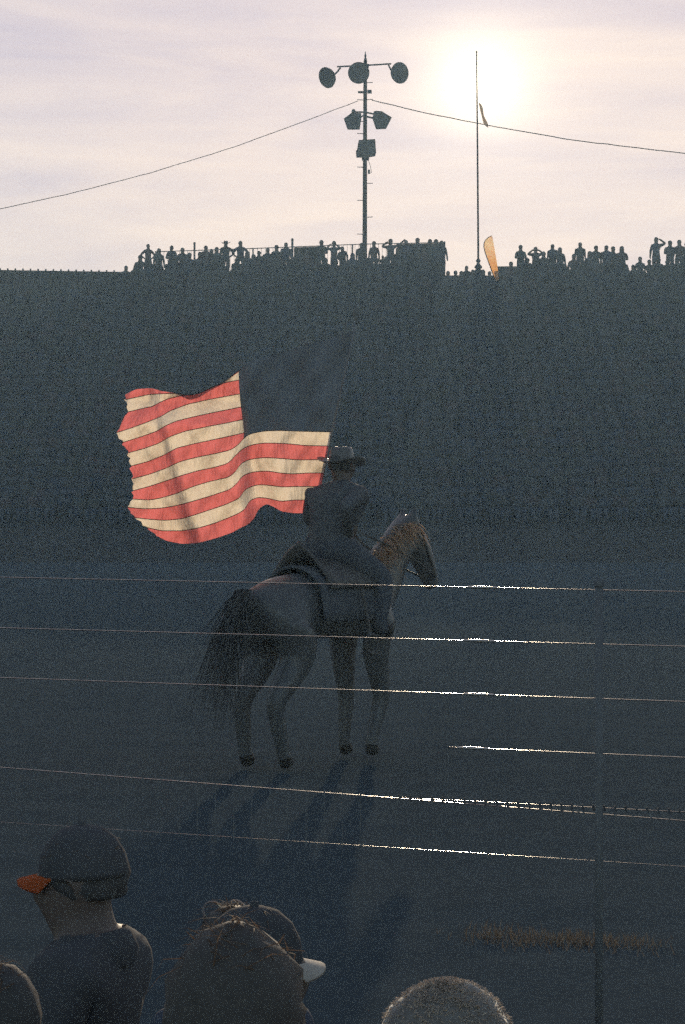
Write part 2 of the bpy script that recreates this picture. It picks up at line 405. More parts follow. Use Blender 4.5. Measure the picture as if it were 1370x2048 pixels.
def hair_mesh(name, Hm, style, mt, strands=0, seed=0, fuzz=None):
    rnd = random.Random(seed); mb = MB()
    n, rings = 16, 9
    low = {'short': 0.0, 'long': -0.22, 'tail': -0.02, 'curly': -0.06, 'hood': -0.16}[style]
    grow = {'short': 1.0, 'long': 1.08, 'tail': 1.02, 'curly': 1.28, 'hood': 1.3}[style]
    k0 = 0; ring = []
    for i in range(rings):
        f = i / (rings - 1)
        if f < 0.55:
            th = f / 0.55 * math.pi * 0.56
            rr = math.sin(th); zz = math.cos(th)
            z = 0.135 + zz * 0.118 * grow
        else:
            g = (f - 0.55) / 0.45; rr = 1.0 - 0.12 * g if style == 'short' else 1.0 + (0.05 if style == 'long' else 0.45 * (style == 'hood')) * g
            z = 0.113 + (low - 0.0) * g - 0.04 * g
        row = []
        for j in range(n):
            t = 2 * math.pi * j / n; cx, sy = math.cos(t), math.sin(t)
            front = max(0, sy)
            x = cx * 0.098 * grow * rr; y = sy * 0.118 * grow * rr - 0.012
            zz2 = z
            if f > 0.3:
                zz2 = z + front ** 1.5 * (0.125 - z if z < 0.125 else 0) * 0.95     # hairline stays high over the face
                if zz2 > z: y = min(y, 0.105 * grow)
            q = Vector((x, y, zz2)); nn = noise.noise(q * 30 + Vector((seed * 3.1, 0, 0))) * (0.012 if style != 'curly' else 0.03)
            q += Vector((cx, sy, 0.3)) * nn
            row.append(len(mb.v)); mb.v.append(Hm @ q)
        ring.append(row)
    for i in range(rings - 1):
        for j in range(n):
            mb.face((ring[i][j], ring[i][(j + 1) % n], ring[i + 1][(j + 1) % n], ring[i + 1][j]))
    mb.face(ring[0]); mb.face(ring[-1][::-1])
    if style == 'tail':
        mb.tube([Hm @ Vector(p) for p in ((0, -0.11, 0.17), (0, -0.17, 0.15), (0.01, -0.18, 0.05), (0.01, -0.16, -0.05))], [0.02, 0.03, 0.028, 0.008], 7)
    for s in range(strands):
        th = rnd.uniform(0, math.pi * (0.62 if style == 'hood' else 0.32)); ph = rnd.uniform(0, 2 * math.pi)
        q = Vector((math.sin(th) * math.cos(ph) * 0.098 * grow, math.sin(th) * math.sin(ph) * 0.118 * grow - 0.012, 0.135 + math.cos(th) * 0.118 * grow))
        if q.y > 0.06 and q.z < 0.12: continue
        nr = (q - Vector((0, -0.012, 0.12))).normalized()
        tg = (Vector((rnd.gauss(0, 1), rnd.gauss(0, 1), -0.6 if style != 'curly' else rnd.gauss(0, 1)))); tg = (tg - nr * tg.dot(nr)).normalized()
        ln = rnd.uniform(0.03, 0.07) * (1.5 if style in ('long', 'curly') else 1); wd = nr.cross(tg) * 0.0016
        lift = 0.16 if style != 'curly' else 0.3
        if style == 'hood': ln *= 0.22; lift = 0.5
        p = [q, q + tg * ln * 0.5 + nr * ln * rnd.uniform(0.05, lift), q + tg * ln + nr * ln * rnd.uniform(-0.1, lift)]
        k = len(mb.v)
        mb.v += [Hm @ (p[0] - wd), Hm @ (p[0] + wd), Hm @ (p[1] - wd * .8), Hm @ (p[1] + wd * .8), Hm @ p[2]]
        mb.face((k, k + 1, k + 3, k + 2), 1); mb.face((k + 2, k + 3, k + 4), 1)
    return mb.mesh(name, [mt, fuzz or mt], True)

def cap_mesh(Hm, mt, mt2=None):
    mb = MB()
    M_ = Hm @ Matrix.Translation((0, -0.008, 0.128))
    pr = [(0.0, 0.135), (0.022, 0.134), (0.05, 0.125), (0.08, 0.098), (0.098, 0.06), (0.106, 0.015), (0.105, 0.0), (0.098, 0.002)]
    mb.lathe(pr, 20, M_, 0, 1.0, 1.16)
    mb.lathe([(0.0, 0.146), (0.010, 0.144), (0.011, 0.134)], 8, M_)
    n = 11; k = len(mb.v)
    for lay in (0.010, 0.003):
        for i in range(n):
            t = lerp(-1.15, 1.15, i / (n - 1)); s, c = math.sin(t), math.cos(t)
            drop = 0.028 * s * s
            mb.v.append(M_ @ Vector((s * 0.102, c * 0.112, lay + 0.004)))
            mb.v.append(M_ @ Vector((s * 0.108, c * 0.112 + 0.075 * c ** .6, lay - drop - 0.012)))
    for i in range(n - 1):
        a = k + 2 * i; b = a + 2 * n
        mb.face((a, a + 1, a + 3, a + 2), 1); mb.face((b, b + 2, b + 3, b + 1), 1); mb.face((a + 1, b + 1, b + 3, a + 3), 1)
    mb.face((k, k + 2 * n, k + 2 * n + 1, k + 1), 1); e = k + 2 * n - 2; mb.face((e, e + 1, e + 1 + 2 * n, e + 2 * n), 1)
    return mb.mesh('cap', [mt, mt2 or mt], True)

def brim_hat_mesh(Hm, mt, brim=0.20):
    mb = MB(); M_ = Hm @ Matrix.Translation((0, -0.005, 0.135))
    n = 24
    prof = [(0.0, 0.120), (0.045, 0.128), (0.075, 0.125), (0.09, 0.10), (0.10, 0.03), (0.104, 0.0), (0.15, -0.006), (brim, 0.0), (brim, -0.007), (0.15, -0.013), (0.10, -0.008)]
    k = len(mb.v); mb.lathe(prof, n, M_, 0, 1.0, 1.14)
    inv = M_.inverted()
    for i in range(k, len(mb.v)):
        q = inv @ mb.v[i]
        r = math.hypot(q.x, q.y / 1.14)
        if r > 0.11:
            s = (q.x / r) ** 2
            q.z += 0.055 * s * ((r - 0.11) / 0.09) - 0.02 * (1 - s) * (q.y > 0)
        elif q.z > 0.09 and abs(q.x) < 0.03: q.z -= 0.022
        mb.v[i] = M_ @ q
    return mb.mesh('brim_hat', mt, True)

POSES = {
    'stand': {}, 'hips': dict(armL='hip', armR='hip', legs='wide'), 'hip': dict(armL='hip', w=1.05), 'fold': dict(armL='fold', armR='fold', w=1.08),
    'brow': dict(armL='brow', armR='down'), 'browr': dict(armL='down', armR='brow'), 'binoc': dict(armL='binoc', armR='binoc'),
    'crown': dict(armL='crown', armR='crown'), 'raise': dict(armL='reach', armR='binoc'), 'phone': dict(armL='phone', armR='phone'),
    'lean': dict(lean=0.55, side=0.25, armL='lap', armR='lap', w=1.1), 'wide': dict(w=1.22),
    'sit': dict(kind='sit', armL='lap', armR='lap'), 'sitback': dict(kind='sit', lean=-0.45, armL='prop', armR='prop', headlean=0.2), 'sitlean': dict(kind='sit', lean=0.3, armL='lap', armR='lap')}
_body = {}; _head = {}
def get_body(pose):
    if pose not in _body:
        J, B, Hm = human(POSES[pose])
        me = skin_mesh('person_body', J, B, [SKIN, SHIRTS[0], JEANS, SHOE])
        zt = max(v.co.z for v in me.vertices)
        _body[pose] = (me, Hm, zt)
    return _body[pose]
def get_head(pose, kind):
    if (pose, kind) not in _head:
        Hm = get_body(pose)[1]
        if kind == 'cap': r = [('cap', cap_mesh(Hm, FELT))]
        elif kind == 'hat': r = [('brim_hat', brim_hat_mesh(Hm, FELT, 0.23))]
        else: r = [('hair', hair_mesh('hair', Hm, kind, HAIR[0], 0, len(_head)))]
        _head[(pose, kind)] = r
    return _head[(pose, kind)]
_cnt = [0]
def place_person(px, top, pose, head, label, group, child=False, face=None, yy=None):
    me, Hm, zt = get_body(pose)
    kind = POSES[pose].get('kind', 'stand')
    extra = {'hat': 0.03, 'cap': 0.02}.get(head, 0.012)
    if pose == 'raise': zt = (Hm @ Vector((0, 0, 0.26))).z
    if pose in ('crown',): zt = (Hm @ Vector((0, 0, 0.26))).z
    levels = [(DECK_Z, 119.25, 0)] + [(row_z(j), row_y(j) - 0.28, 1) for j in range(1, 6)] + [(row_z(j) + 0.425, row_y(j) - 0.28, 2) for j in range(1, 3)]
    best = None
    want = (zt + extra) * (0.68 if child else 1.0)
    for z, y, k in levels:
        if kind == 'sit' and k != 1: continue
        if yy and abs(y - yy) > 0.3: continue
        need = P(px, top, y).z - z
        cost = abs(need - want) + (0.12 if k == 2 else 0) + (0.05 if k == 1 and kind != 'sit' else 0)
        if best is None or cost < best[0]: best = (cost, z, y, need)
    _, z, y, need = best
    s = need / (zt + extra); s = max(0.6 if child else 0.82, min(1.14, s))
    o = obj('person', me); i = _cnt[0]; _cnt[0] += 1
    rnd = random.Random(i)
    o.location = (P(px, top, y).x, y + (rnd.uniform(-.1, .1) if kind != 'sit' else 0), z)
    o.rotation_euler = (0, 0, math.pi + (rnd.uniform(-0.35, 0.35) if face is None else face)); o.scale = (s * rnd.uniform(0.97, 1.06), s, s)
    o.material_slots[1].link = 'OBJECT'; o.material_slots[1].material = SHIRTS[i % len(SHIRTS)]
    for nme, hm in get_head(pose, head): obj(nme, hm, o)
    tag(o, label, 'person', group)
    return o

ORD = ['', 'first', 'second', 'third', 'fourth', 'fifth', 'sixth', 'seventh', 'eighth', 'ninth', 'tenth', 'eleventh', 'twelfth', 'thirteenth', 'fourteenth', 'fifteenth', 'sixteenth']
GROUPS = [
    ('between parapet and first post', 'people on the stand top left of the tall fence post', [
        (251, 534, 'sitlean', 'short', 'hunched seated person'), (277, 506, 'sitback', 'cap', 'person leaning back'), (296, 489, 'hips', 'short', 'tall person with hands on hips'),
        (318, 499, 'stand', 'long', 'long-haired person'), (343.5, 493, 'fold', 'short', 'broad person'), (365, 497, 'stand', 'short', 'standing person'), (379, 507, 'stand', 'cap', 'shorter person')]),
    ('between the two tall posts', 'people on the stand top between the two tall fence posts', [
        (400, 506, 'stand', 'short', 'shorter person'), (412, 493, 'wide', 'short', 'standing person'), (423, 500, 'stand', 'long', 'half-hidden person'), (433.5, 496, 'fold', 'cap', 'person in a cap'),
        (451.5, 483, 'hip', 'hat', 'person in a wide-brimmed hat'), (481, 483.5, 'hips', 'short', 'broad person with elbows out'), (495, 505, 'stand', 'long', 'shorter person'),
        (507, 510, 'sit', 'short', 'low seated person'), (518, 503, 'stand', 'short', 'shorter person'), (535.5, 497.5, 'fold', 'short', 'standing person'), (553, 492, 'stand', 'cap', 'person in a cap'), (572, 487, 'wide', 'short', 'tall broad person')]),
    ('between middle post and lamp pole', 'people on the stand top left of the light pole', [
        (598, 497, 'stand', 'short', 'person before the dark screen'), (614, 500, 'stand', 'long', 'person before the dark screen'), (643, 482, 'fold', 'short', 'tall person'), (668, 483.5, 'binoc', 'cap', 'person with both hands at the eyes'), (686, 496, 'lean', 'short', 'person bending forward'),
        (705, 508, 'wide', 'long', 'shorter person'), (723, 487.5, 'wide', 'short', 'broad person in front of the pole')]),
    ('between lamp pole and screen end', 'people on the stand top right of the light pole', [
        (748, 484, 'stand', 'cap', 'person in a cap'), (765.5, 512, 'stand', 'short', 'small child'), (781, 477, 'raise', 'short', 'person with an arm flung up'), (796, 497, 'stand', 'long', 'shorter person'), (812, 482, 'fold', 'short', 'standing person'),
        (835, 478, 'wide', 'short', 'tall broad person'), (848, 496, 'stand', 'short', 'shorter person'), (860, 480, 'stand', 'short', 'standing person'), (872, 480.5, 'stand', 'cap', 'person in a cap'), (883, 483, 'stand', 'short', 'standing person')]),
    ('low under the flagpole', 'people seated low under the flagpole', [
        (896, 543.5, 'sit', 'short', 'seated person'), (911, 543, 'sit', 'cap', 'seated person'), (922.5, 544, 'sit', 'long', 'seated person'), (933, 533, 'sit', 'short', 'taller seated person'), (946, 541, 'sit', 'short', 'seated person'),
        (966, 541, 'sit', 'long', 'seated person'), (979, 544, 'sit', 'short', 'seated person'), (1008, 548, 'sit', 'cap', 'seated person')]),
    ('right of the feather banner', 'people on the stand top right of the feather banner', [
        (1022, 525, 'sit', 'short', 'seated person'), (1041, 492, 'fold', 'cap', 'broad person in a cap'), (1071.5, 495, 'binoc', 'short', 'person with both elbows raised'), (1087, 505, 'stand', 'short', 'shorter person'),
        (1105, 490, 'wide', 'short', 'tall person'), (1119.5, 497, 'stand', 'long', 'long-haired person'), (1147, 511, 'sitlean', 'short', 'crouched person'), (1160, 486.5, 'wide', 'short', 'tall broad person'),
        (1180, 504, 'stand', 'long', 'shorter person'), (1192, 492.5, 'stand', 'short', 'standing person'), (1213, 492, 'wide', 'short', 'standing person'), (1225.5, 495, 'stand', 'cap', 'person in a cap'), (1244, 494, 'fold', 'long', 'long-haired person')]),
    ('at the right picture edge', 'people on the stand top at the right edge', [
        (1266, 531, 'sit', 'short', 'low seated person'), (1280, 515, 'sit', 'short', 'seated person'), (1299, 522, 'sitlean', 'cap', 'crouched person'), (1312, 476.5, 'brow', 'short', 'tall person shading the eyes'),
        (1340, 483, 'fold', 'cap', 'person in a cap'), (1359, 481, 'stand', 'short', 'tall person'), (1373, 486, 'stand', 'short', 'half-cut person')])]
for where, group, lst in GROUPS:
    for i, (px, top, pose, head, look) in enumerate(lst):
        place_person(px, top, pose, head, '%s, %s from left %s' % (look, ORD[i + 1], where), group, child=('child' in look))

# spectators further down the slope whose heads or shoulders the photograph shows as thin lit rims
RIM = [(38, 583, 'cap', 'lone rim-lit head far left below the parapet'), (78, 612, 'short', 'rim-lit seated person lowest on the left below the parapet'),
       (147, 571, 'long', 'rim-lit seated person under the middle of the parapet'), (180, 586, 'short', 'rim-lit seated person below the right part of the parapet'),
       (942, 566, 'cap', 'rim-lit head directly below the flagpole foot'), (944, 587, 'short', 'rim-lit head two rows below the flagpole foot'),
       (1020, 590, 'long', 'faintly lit seated person down right of the feather banner'), (1312, 560, 'short', 'faintly lit seated person below the person shading the eyes'),
       (1366, 577, 'cap', 'brightly rimmed head at the right edge below the crowd')]
occupied = set()
for px, top, head, lab in RIM:
    me, Hm, zt = get_body('sit')
    j = min(range(3, 12), key=lambda k: abs(P(px, top, row_y(k) - 0.28).z - row_z(k) - zt))
    y = row_y(j) - 0.28
    o = obj('person', me); o.location = (P(px, top, y).x, y, row_z(j)); o.rotation_euler = (0, 0, math.pi)
    for nme, hm in get_head('sit', head): obj(nme, hm, o)
    tag(o, lab, 'person', 'rim-lit people on the slope of the stand')
    occupied.add((j, round(o.location.x / 0.56)))

# the rest of the crowd on the slope: one dark mass
import numpy as np
def crowd():
    variants = []
    for k, pose in enumerate(({'kind': 'sit', 'armL': 'lap', 'armR': 'lap'}, {'kind': 'sit', 'lean': 0.25, 'armL': 'lap', 'armR': 'phone'}, {'kind': 'sit', 'lean': -0.1, 'armL': 'fold', 'armR': 'fold', 'w': 1.15})):
        J, B, Hm = human(pose)
        me = skin_mesh('c', J, B, [SKIN, SHIRTS[0], JEANS, SHOE], levels=0)
        hm = hair_mesh('h', Hm, ('short', 'long', 'short')[k], HAIR[0], 0, 5 + k)
        bm = bmesh.new(); bm.from_mesh(me); n0 = len(bm.faces); bm.from_mesh(hm); bm.faces.ensure_lookup_table()
        bmesh.ops.triangulate(bm, faces=bm.faces[:])
        bm.verts.index_update()
        V = np.array([v.co[:] for v in bm.verts]); T = np.array([[v.index for v in f.verts] for f in bm.faces])
        hv = len(me.vertices)
        M_ = np.array([4 if min(v.index for v in f.verts) >= hv else f.material_index for f in bm.faces])
        bm.free(); variants.append((V, T, M_))
        bpy.data.meshes.remove(me); bpy.data.meshes.remove(hm)
    rnd = random.Random(4); VV, TT, MM = [], [], []; off = 0
    for j in range(1, 31):
        y = row_y(j) - 0.28
        half = 0.1417 * y + 1.5
        step = 0.56 if j > 2 else 0.43
        nx = int(half / step)
        for i in range(-nx, nx + 1):
            x = i * step + rnd.uniform(-0.06, 0.06)
            if (j, i) in occupied or rnd.random() < (0.12 if j > 2 else 0.03): continue
            px = 685 + x / y * F
            if j == 3 and 885 < px < 1030: continue
            if j <= 2 and not (268 < px < 884 or 1030 < px < 1252 or 1300 < px): continue
            if j == 1 and (rnd.random() < 0.1 or any(abs(px - q) < 12 for q in sitters)): continue
            V, T, M_ = variants[rnd.randrange(3)]
            a = math.pi + rnd.uniform(-0.4, 0.4); s = rnd.uniform(0.9, 1.04)
            if j == 3 and px < 262: s = 0.88
            c, sn = math.cos(a) * s, math.sin(a) * s
            W = np.empty_like(V); W[:, 0] = V[:, 0] * c - V[:, 1] * sn + x; W[:, 1] = V[:, 0] * sn + V[:, 1] * c + y; W[:, 2] = V[:, 2] * s + row_z(j)
            VV.append(W); TT.append(T + off); mm = M_.copy(); mm[mm == 1] = 5 + rnd.randrange(6); MM.append(mm); off += len(V)
    VV = np.concatenate(VV); TT = np.concatenate(TT); MM = np.concatenate(MM)
    me = bpy.data.meshes.new('crowd'); me.vertices.add(len(VV)); me.vertices.foreach_set('co', VV.ravel())
    me.loops.add(TT.size); me.loops.foreach_set('vertex_index', TT.ravel().astype(np.int32))
    me.polygons.add(len(TT)); me.polygons.foreach_set('loop_start', np.arange(0, TT.size, 3, dtype=np.int32))
    me.polygons.foreach_set('material_index', MM.astype(np.int32)); 
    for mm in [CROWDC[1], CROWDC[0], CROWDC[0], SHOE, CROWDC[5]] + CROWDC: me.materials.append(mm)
    me.update(); me.validate()
    me.polygons.foreach_set('use_smooth', [True] * len(me.polygons))
    o = obj('crowd', me); o['kind'] = 'stuff'; tag(o, 'dark mass of seated spectators filling the shaded slope of the stand', 'crowd')
sitters = [279, 507, 1147, 1299]
crowd()

# ------------------------------------------------------------------ fence on the stand top
FY = 120.2
fence = thing('mesh_fence', 'thin wire fence with posts and dark screens behind the people on the stand top', 'fence', P(600, 554, FY))
rail_line = [(312, 503.5), (389, 501), (506, 497), (584, 494), (720, 488.5), (795, 487), (889, 485)]
m = MB(); m.tube([P(x, y, FY) for x, y in rail_line], 0.024, 6); rel(fence, m, 'top_rail', DSTEEL)
for px, top, r in ((312, 503, .04), (389, 485.5, .05), (506, 496.5, .035), (584.7, 478, .055), (705, 489.5, .035), (795, 486.5, .035), (888.7, 484, .05)):
    m = MB(); p = P(px, top, FY); m.tube([(p.x, FY, DECK_Z), p], r, 8); rel(fence, m, 'post', DSTEEL)
    m = MB(); m.lathe([(0.0, r * .7), (r * .8, r * .4), (r * 1.25, 0), (r * 1.25, -r * .6)], 8, Matrix.Translation(p)); rel(fence, m, 'post_cap', DSTEEL)
px = 320.0
while px < 790:
    if not (588 < px < 637):
        y = interp(rail_line, px); p = P(px, y, FY)
        m = MB(); m.tube([(p.x, FY, DECK_Z + .02), p], 0.009, 4); rel(fence, m, 'wire', DSTEEL)
    px += 7.8
for x0, x1, bot in ((588, 637, 534), (796, 887, 547)):
    m = MB(); q = []
    n = 10
    for i in range(n + 1):
        x = lerp(x0, x1, i / n); q.append(P(x, interp(rail_line, x) + 1.2, FY - 0.05))
    for i in range(n, -1, -1):
        x = lerp(x0, x1, i / n); q.append(P(x, bot + (i % 2) * 0.6, FY - 0.05))
    m.prism(q, (0, 0.025, 0)); rel(fence, m, 'screen_panel', SCREEN)
# long low equipment box right of the flagpole, flat-topped
eb = thing('storage_box', 'flat-topped dark box beside the feather banner on the stand top', 'box', P(1010, 554, 119.6))
a, b = P(990, 533, 119.6), P(1034, 533.5, 119.6)
m = MB(); m.box(((a.x + b.x) / 2, 119.9, (DECK_Z + a.z) / 2 - 0.02), (b.x - a.x, 0.6, a.z - DECK_Z - 0.04)); rel(eb, m, 'body', DSTEEL)
m = MB(); m.box(((a.x + b.x) / 2, 119.9, a.z - 0.02), (b.x - a.x + 0.06, 0.66, 0.05)); rel(eb, m, 'lid', DSTEEL)

# ------------------------------------------------------------------ light pole
LY = 121.0
lp = thing('light_pole', 'tall floodlight pole with three round lamps on a crossarm', 'light pole', (P(729.5, 500, LY).x, LY, DECK_Z))
m = MB(); m.tube([(P(729, 570, LY).x, LY, DECK_Z - 0.05), P(729.5, 480, LY), P(730, 300, LY), P(730.6, 124, LY)], [.125, .118, .105, .09], 14); rel(lp, m, 'pole', POLEWOOD, True)
m = MB(); c = P(730.8, 122, LY)
m.lathe([(0.0, 0.50), (0.02, 0.44), (0.025, 0.36), (0.05, 0.30), (0.05, 0.22), (0.035, 0.18), (0.075, 0.1), (0.075, 0.02), (0.09, 0.0), (0.09, -0.06)], 10, Matrix.Translation(c)); rel(lp, m, 'finial', DSTEEL, True)
m = MB(); m.tube([P(674, 133.5, LY - .14), P(730, 131, LY - .14), P(782.5, 127.6, LY - .14)], 0.042, 6); rel(lp, m, 'crossarm', DSTEEL)
m = MB(); m.box(P(731, 131.5, LY - 0.05), (0.34, 0.16, 0.16)); rel(lp, m, 'arm_clamp', DSTEEL)
def flood(pc, axis, r, arm_pt):
    """round reflector lamp: dish opening along axis"""
    axis = Vector(axis).normalized(); M_ = Matrix.Translation(pc) @ axis.to_track_quat('Z', 'Y').to_matrix().to_4x4()
    m = MB(); m.lathe([(r * .16, -r * 1.0), (r * .26, -r * .92), (r * .30, -r * .72), (r * .62, -r * .5), (r * .88, -r * .2), (r * 1.0, r * .06), (r * 1.03, r * .1), (r * .98, r * .1), (r * .9, 0)], 28, M_)
    o = rel(lp, m, 'floodlight', ENAMEL, True)
    m = MB(); m.lathe([(r * .96, r * .055), (r * .6, r * .10), (0.0, r * .12)], 28, M_); l = rel(lp, m, 'lens', LENS, True); l.parent = o
    m = MB(); m.tube([M_ @ Vector((0, 0, -r * .9)), (M_ @ Vector((0, 0, -r * .95))).lerp(Vector(arm_pt), .55) + Vector((0, 0, -.04)), arm_pt], 0.045, 7); l = rel(lp, m, 'bracket', DSTEEL, True); l.parent = o
flood(P(655, 155, LY - .35), (-0.75, -0.80, -0.42), 0.52, P(681, 135, LY - .14))
flood(P(717.5, 146, LY - .75), (-0.06, -1.0, -0.13), 0.52, P(722, 132, LY - .14))
flood(P(798.5, 146, LY - .35), (0.62, -0.92, -0.10), 0.52, P(777, 130, LY - .14))
m = MB(); m.box(P(722.5, 184.5, LY - .13), (0.33, 0.10, 0.10)); rel(lp, m, 'clamp_plate', DSTEEL)
m = MB(); m.box(P(739, 183.5, LY - .13), (0.22, 0.12, 0.17)); rel(lp, m, 'junction_box', DSTEEL)
for y, s in ((165.5, 1), (200, -1), (199.5, 1), (243, -1), (267.5, -1), (334.5, -1), (367, 1), (401, -1), (434.5, 1), (468.5, -1)):
    m = MB(); m.tube([P(730 + s * 3, y, LY), P(730 + s * 15.5, y - .5, LY)], 0.02, 5); rel(lp, m, 'climbing_peg', DSTEEL)
z4 = lambda pts, y: [P(620 + a / 6.524, 90 + b / 6.524, y) for a, b in pts]
def boxlamp(pts, name='box_floodlight', depth=0.55, tp=0.72, yy=LY - .5, lens=True):
    m = MB(); m.prism(z4(pts, yy), (0, depth, 0.03), taper=tp); o = rel(lp, m, name, ENAMEL)
    if lens:
        q = z4(pts, yy); c = sum(q, Vector()) / len(q)
        m = MB(); m.prism([c + (p - c) * .86 + Vector((0, -.012, 0)) for p in q], (0, .01, 0)); l = rel(lp, m, 'lens', LENS); l.parent = o
    return o
boxlamp([(440, 960), (545, 885), (668, 890), (668, 970), (648, 1105), (490, 1105)])
boxlamp([(832, 868), (862, 858), (940, 865), (1068, 945), (992, 1096), (862, 1102), (815, 962)])
boxlamp([(636, 1240), (850, 1228), (862, 1400), (850, 1452), (760, 1470), (605, 1470), (598, 1385), (615, 1362)], yy=LY - .62)
m = MB(); m.lathe([(0.0, .10), (.05, .09), (.09, .03), (.09, -.08)], 10, Matrix.Translation(P(707, 222, LY - .25))); rel(lp, m, 'photocell', DSTEEL)
m = MB(); m.tube([P(703, 224, LY - .2), P(730, 224.5, LY - .16), P(752, 229, LY - .2)], 0.045, 6); rel(lp, m, 'lamp_arm', DSTEEL)
m = MB(); m.tube([P(720, 236, LY - .2), P(730, 228, LY - .16)], 0.04, 6); rel(lp, m, 'brace', DSTEEL)
m = MB(); m.tube([P(745, 236, LY - .3), P(732, 233, LY - .16)], 0.05, 6); rel(lp, m, 'brace', DSTEEL)
m = MB(); m.box(P(731, 317.5, LY - .12), (0.36, .3, .14)); rel(lp, m, 'lamp_mount', DSTEEL)
m = MB(); m.box(P(738, 343.5, LY - .12), (0.11, .12, .2)); rel(lp, m, 'switch_box', DSTEEL)
m = MB(); m.tube([P(737, 321, LY - .1), P(741, 333, LY - .1), P(743, 345, LY - .1), P(739, 348, LY - .1)], 0.012, 5); rel(lp, m, 'loose_wire', CABLE)

def cable(name, label, pts, r, y0, y1):
    n = 40; q = []
    xs = [p[0] for p in pts]
    for i in range(n + 1):
        x = lerp(xs[0], xs[-1], i / n)
        w = 0.9 * noise.noise(Vector((x * 0.035, 7, 0)))
        srt = sorted(pts); q.append(P(x, interp(srt, x) + (w if 0 < i < n else 0), lerp(y0, y1, i / n)))
    m = MB(); m.tube(q, r, 6); o = m.build(name, CABLE, None, True); return tag(o, label, 'cable', 'cables strung from the light pole')
cable('power_cable', 'thin wavy dark cable sagging down left from the light pole', [(716, 202), (600, 246), (460, 297), (300, 346), (150, 385), (0, 418), (-260, 470)], 0.018, LY, LY - 14)
cable('power_cable', 'dark cable running right from the light pole past the flagpole', [(744, 200.5), (850, 226), (985, 252.5), (1150, 281), (1370, 307), (1640, 333)], 0.024, LY, LY - 6)

# ------------------------------------------------------------------ flagpole under the sun
FPY = 118.9
fp = thing('flagpole', 'thin tall flagpole in front of the sun with a limp flag', 'flagpole', (P(956.5, 540, FPY).x, FPY, DECK_Z))
m = MB(); m.tube([(P(956.6, 540, FPY).x, FPY, DECK_Z - .02), P(956.5, 500, FPY), P(955, 300, FPY), P(953.2, 108, FPY)], [.052, .05, .042, .028], 10); rel(fp, m, 'pole', POLEWOOD, True)
m = MB(); m.lathe([(0, .13), (.03, .12), (.045, .08), (.03, .03), (.03, -.03)], 10, Matrix.Translation(P(953.1, 107, FPY))); rel(fp, m, 'finial', DSTEEL, True)
m = MB(); m.lathe([(.05, .16), (.10, .10), (.12, .05), (.09, 0), (.06, -.05), (.10, -.12), (.17, -.2), (.20, -.28), (.12, -.34), (.22, -.5), (.24, -.9)], 12, Matrix.Translation(P(956.6, 524, FPY))); rel(fp, m, 'pole_base', DSTEEL, True)
CLOTHD = mat('dark_limp_flag_cloth', (0.42, 0.34, 0.26), 0.9, var=0.2, transl=0.55, spec=0.05)
m = MB(); nn = 14; rows = []
for i in range(nn + 1):
    f = i / nn; row = []
    x0 = lerp(957.0, 967.5, f ** 1.1); wdt = lerp(5.0, 8.5, f) + 1.2 * math.sin(f * 9)
    for j in range(6):
        g = j / 5; p = P(x0 + wdt * g, lerp(205, 249, f) + g * 3 + (4 * g if i == nn else 0), FPY - .03 + 0.07 * math.sin(g * 7 + f * 4)); row.append(len(m.v)); m.v.append(p)
    rows.append(row)
for i in range(nn):
    for j in range(5): m.face((rows[i][j], rows[i][j + 1], rows[i + 1][j + 1], rows[i + 1][j]))
rel(fp, m, 'limp_flag', CLOTHD, True)

# ------------------------------------------------------------------ feather banner
BY = 116.6
fb = thing('feather_banner', 'glowing cream and orange feather banner leaning on the stand top', 'banner', (P(991, 562, BY).x, BY, row_z(3)))
left = [(991.5, 562), (985, 545), (977, 523), (971, 506), (968, 494), (968.5, 486), (972, 479), (977, 475), (983.5, 471.5)]
right = [(998.5, 558), (996.5, 545), (993.5, 523), (990.5, 506), (988.5, 494), (987, 486), (985.6, 479), (985, 475), (984.2, 472)]
BAN = mat('banner_cloth', (0.92, 0.80, 0.62), 0.9, var=0.10, scale=1.5, transl=0.8, tcol=(1.0, 0.88, 0.66), spec=0.03)
nt = BAN.node_tree                                  # pale red worn print in blocks down the banner
tcn = nt.nodes.new('ShaderNodeTexCoord'); sp = nt.nodes.new('ShaderNodeMapping'); sp.inputs['Scale'].default_value = (9, 1, 5.5)
nt.links.new(tcn.outputs['Object'], sp.inputs['Vector'])
vn = nt.nodes.new('ShaderNodeTexNoise'); vn.inputs['Scale'].default_value = 1.6; vn.inputs['Detail'].default_value = 3; nt.links.new(sp.outputs[0], vn.inputs['Vector'])
rp = nt.nodes.new('ShaderNodeValToRGB'); rp.color_ramp.elements[0].position = .5; rp.color_ramp.elements[1].position = .58; nt.links.new(vn.outputs['Fac'], rp.inputs['Fac'])
pm = nt.nodes.new('ShaderNodeMix'); pm.data_type = 'RGBA'; pm.inputs[7].default_value = (0.80, 0.36, 0.24, 1)
bsd = nt.nodes['Principled BSDF']; src = bsd.inputs['Base Color'].links[0].from_socket
sz = nt.nodes.new('ShaderNodeSeparateXYZ'); nt.links.new(tcn.outputs['Object'], sz.inputs[0])
zr = nt.nodes.new('ShaderNodeMapRange'); zr.inputs[1].default_value = 2.5; zr.inputs[2].default_value = 1.6; nt.links.new(sz.outputs['Z'], zr.inputs[0])
gm = nt.nodes.new('ShaderNodeMix'); gm.data_type = 'RGBA'; gm.inputs[7].default_value = (0.85, 0.50, 0.20, 1)
nt.links.new(zr.outputs[0], gm.inputs[0]); nt.links.new(src, gm.inputs[6])
pf = nt.nodes.new('ShaderNodeMath'); pf.operation = 'MULTIPLY'; pf.inputs[1].default_value = .6; nt.links.new(rp.outputs['Color'], pf.inputs[0])
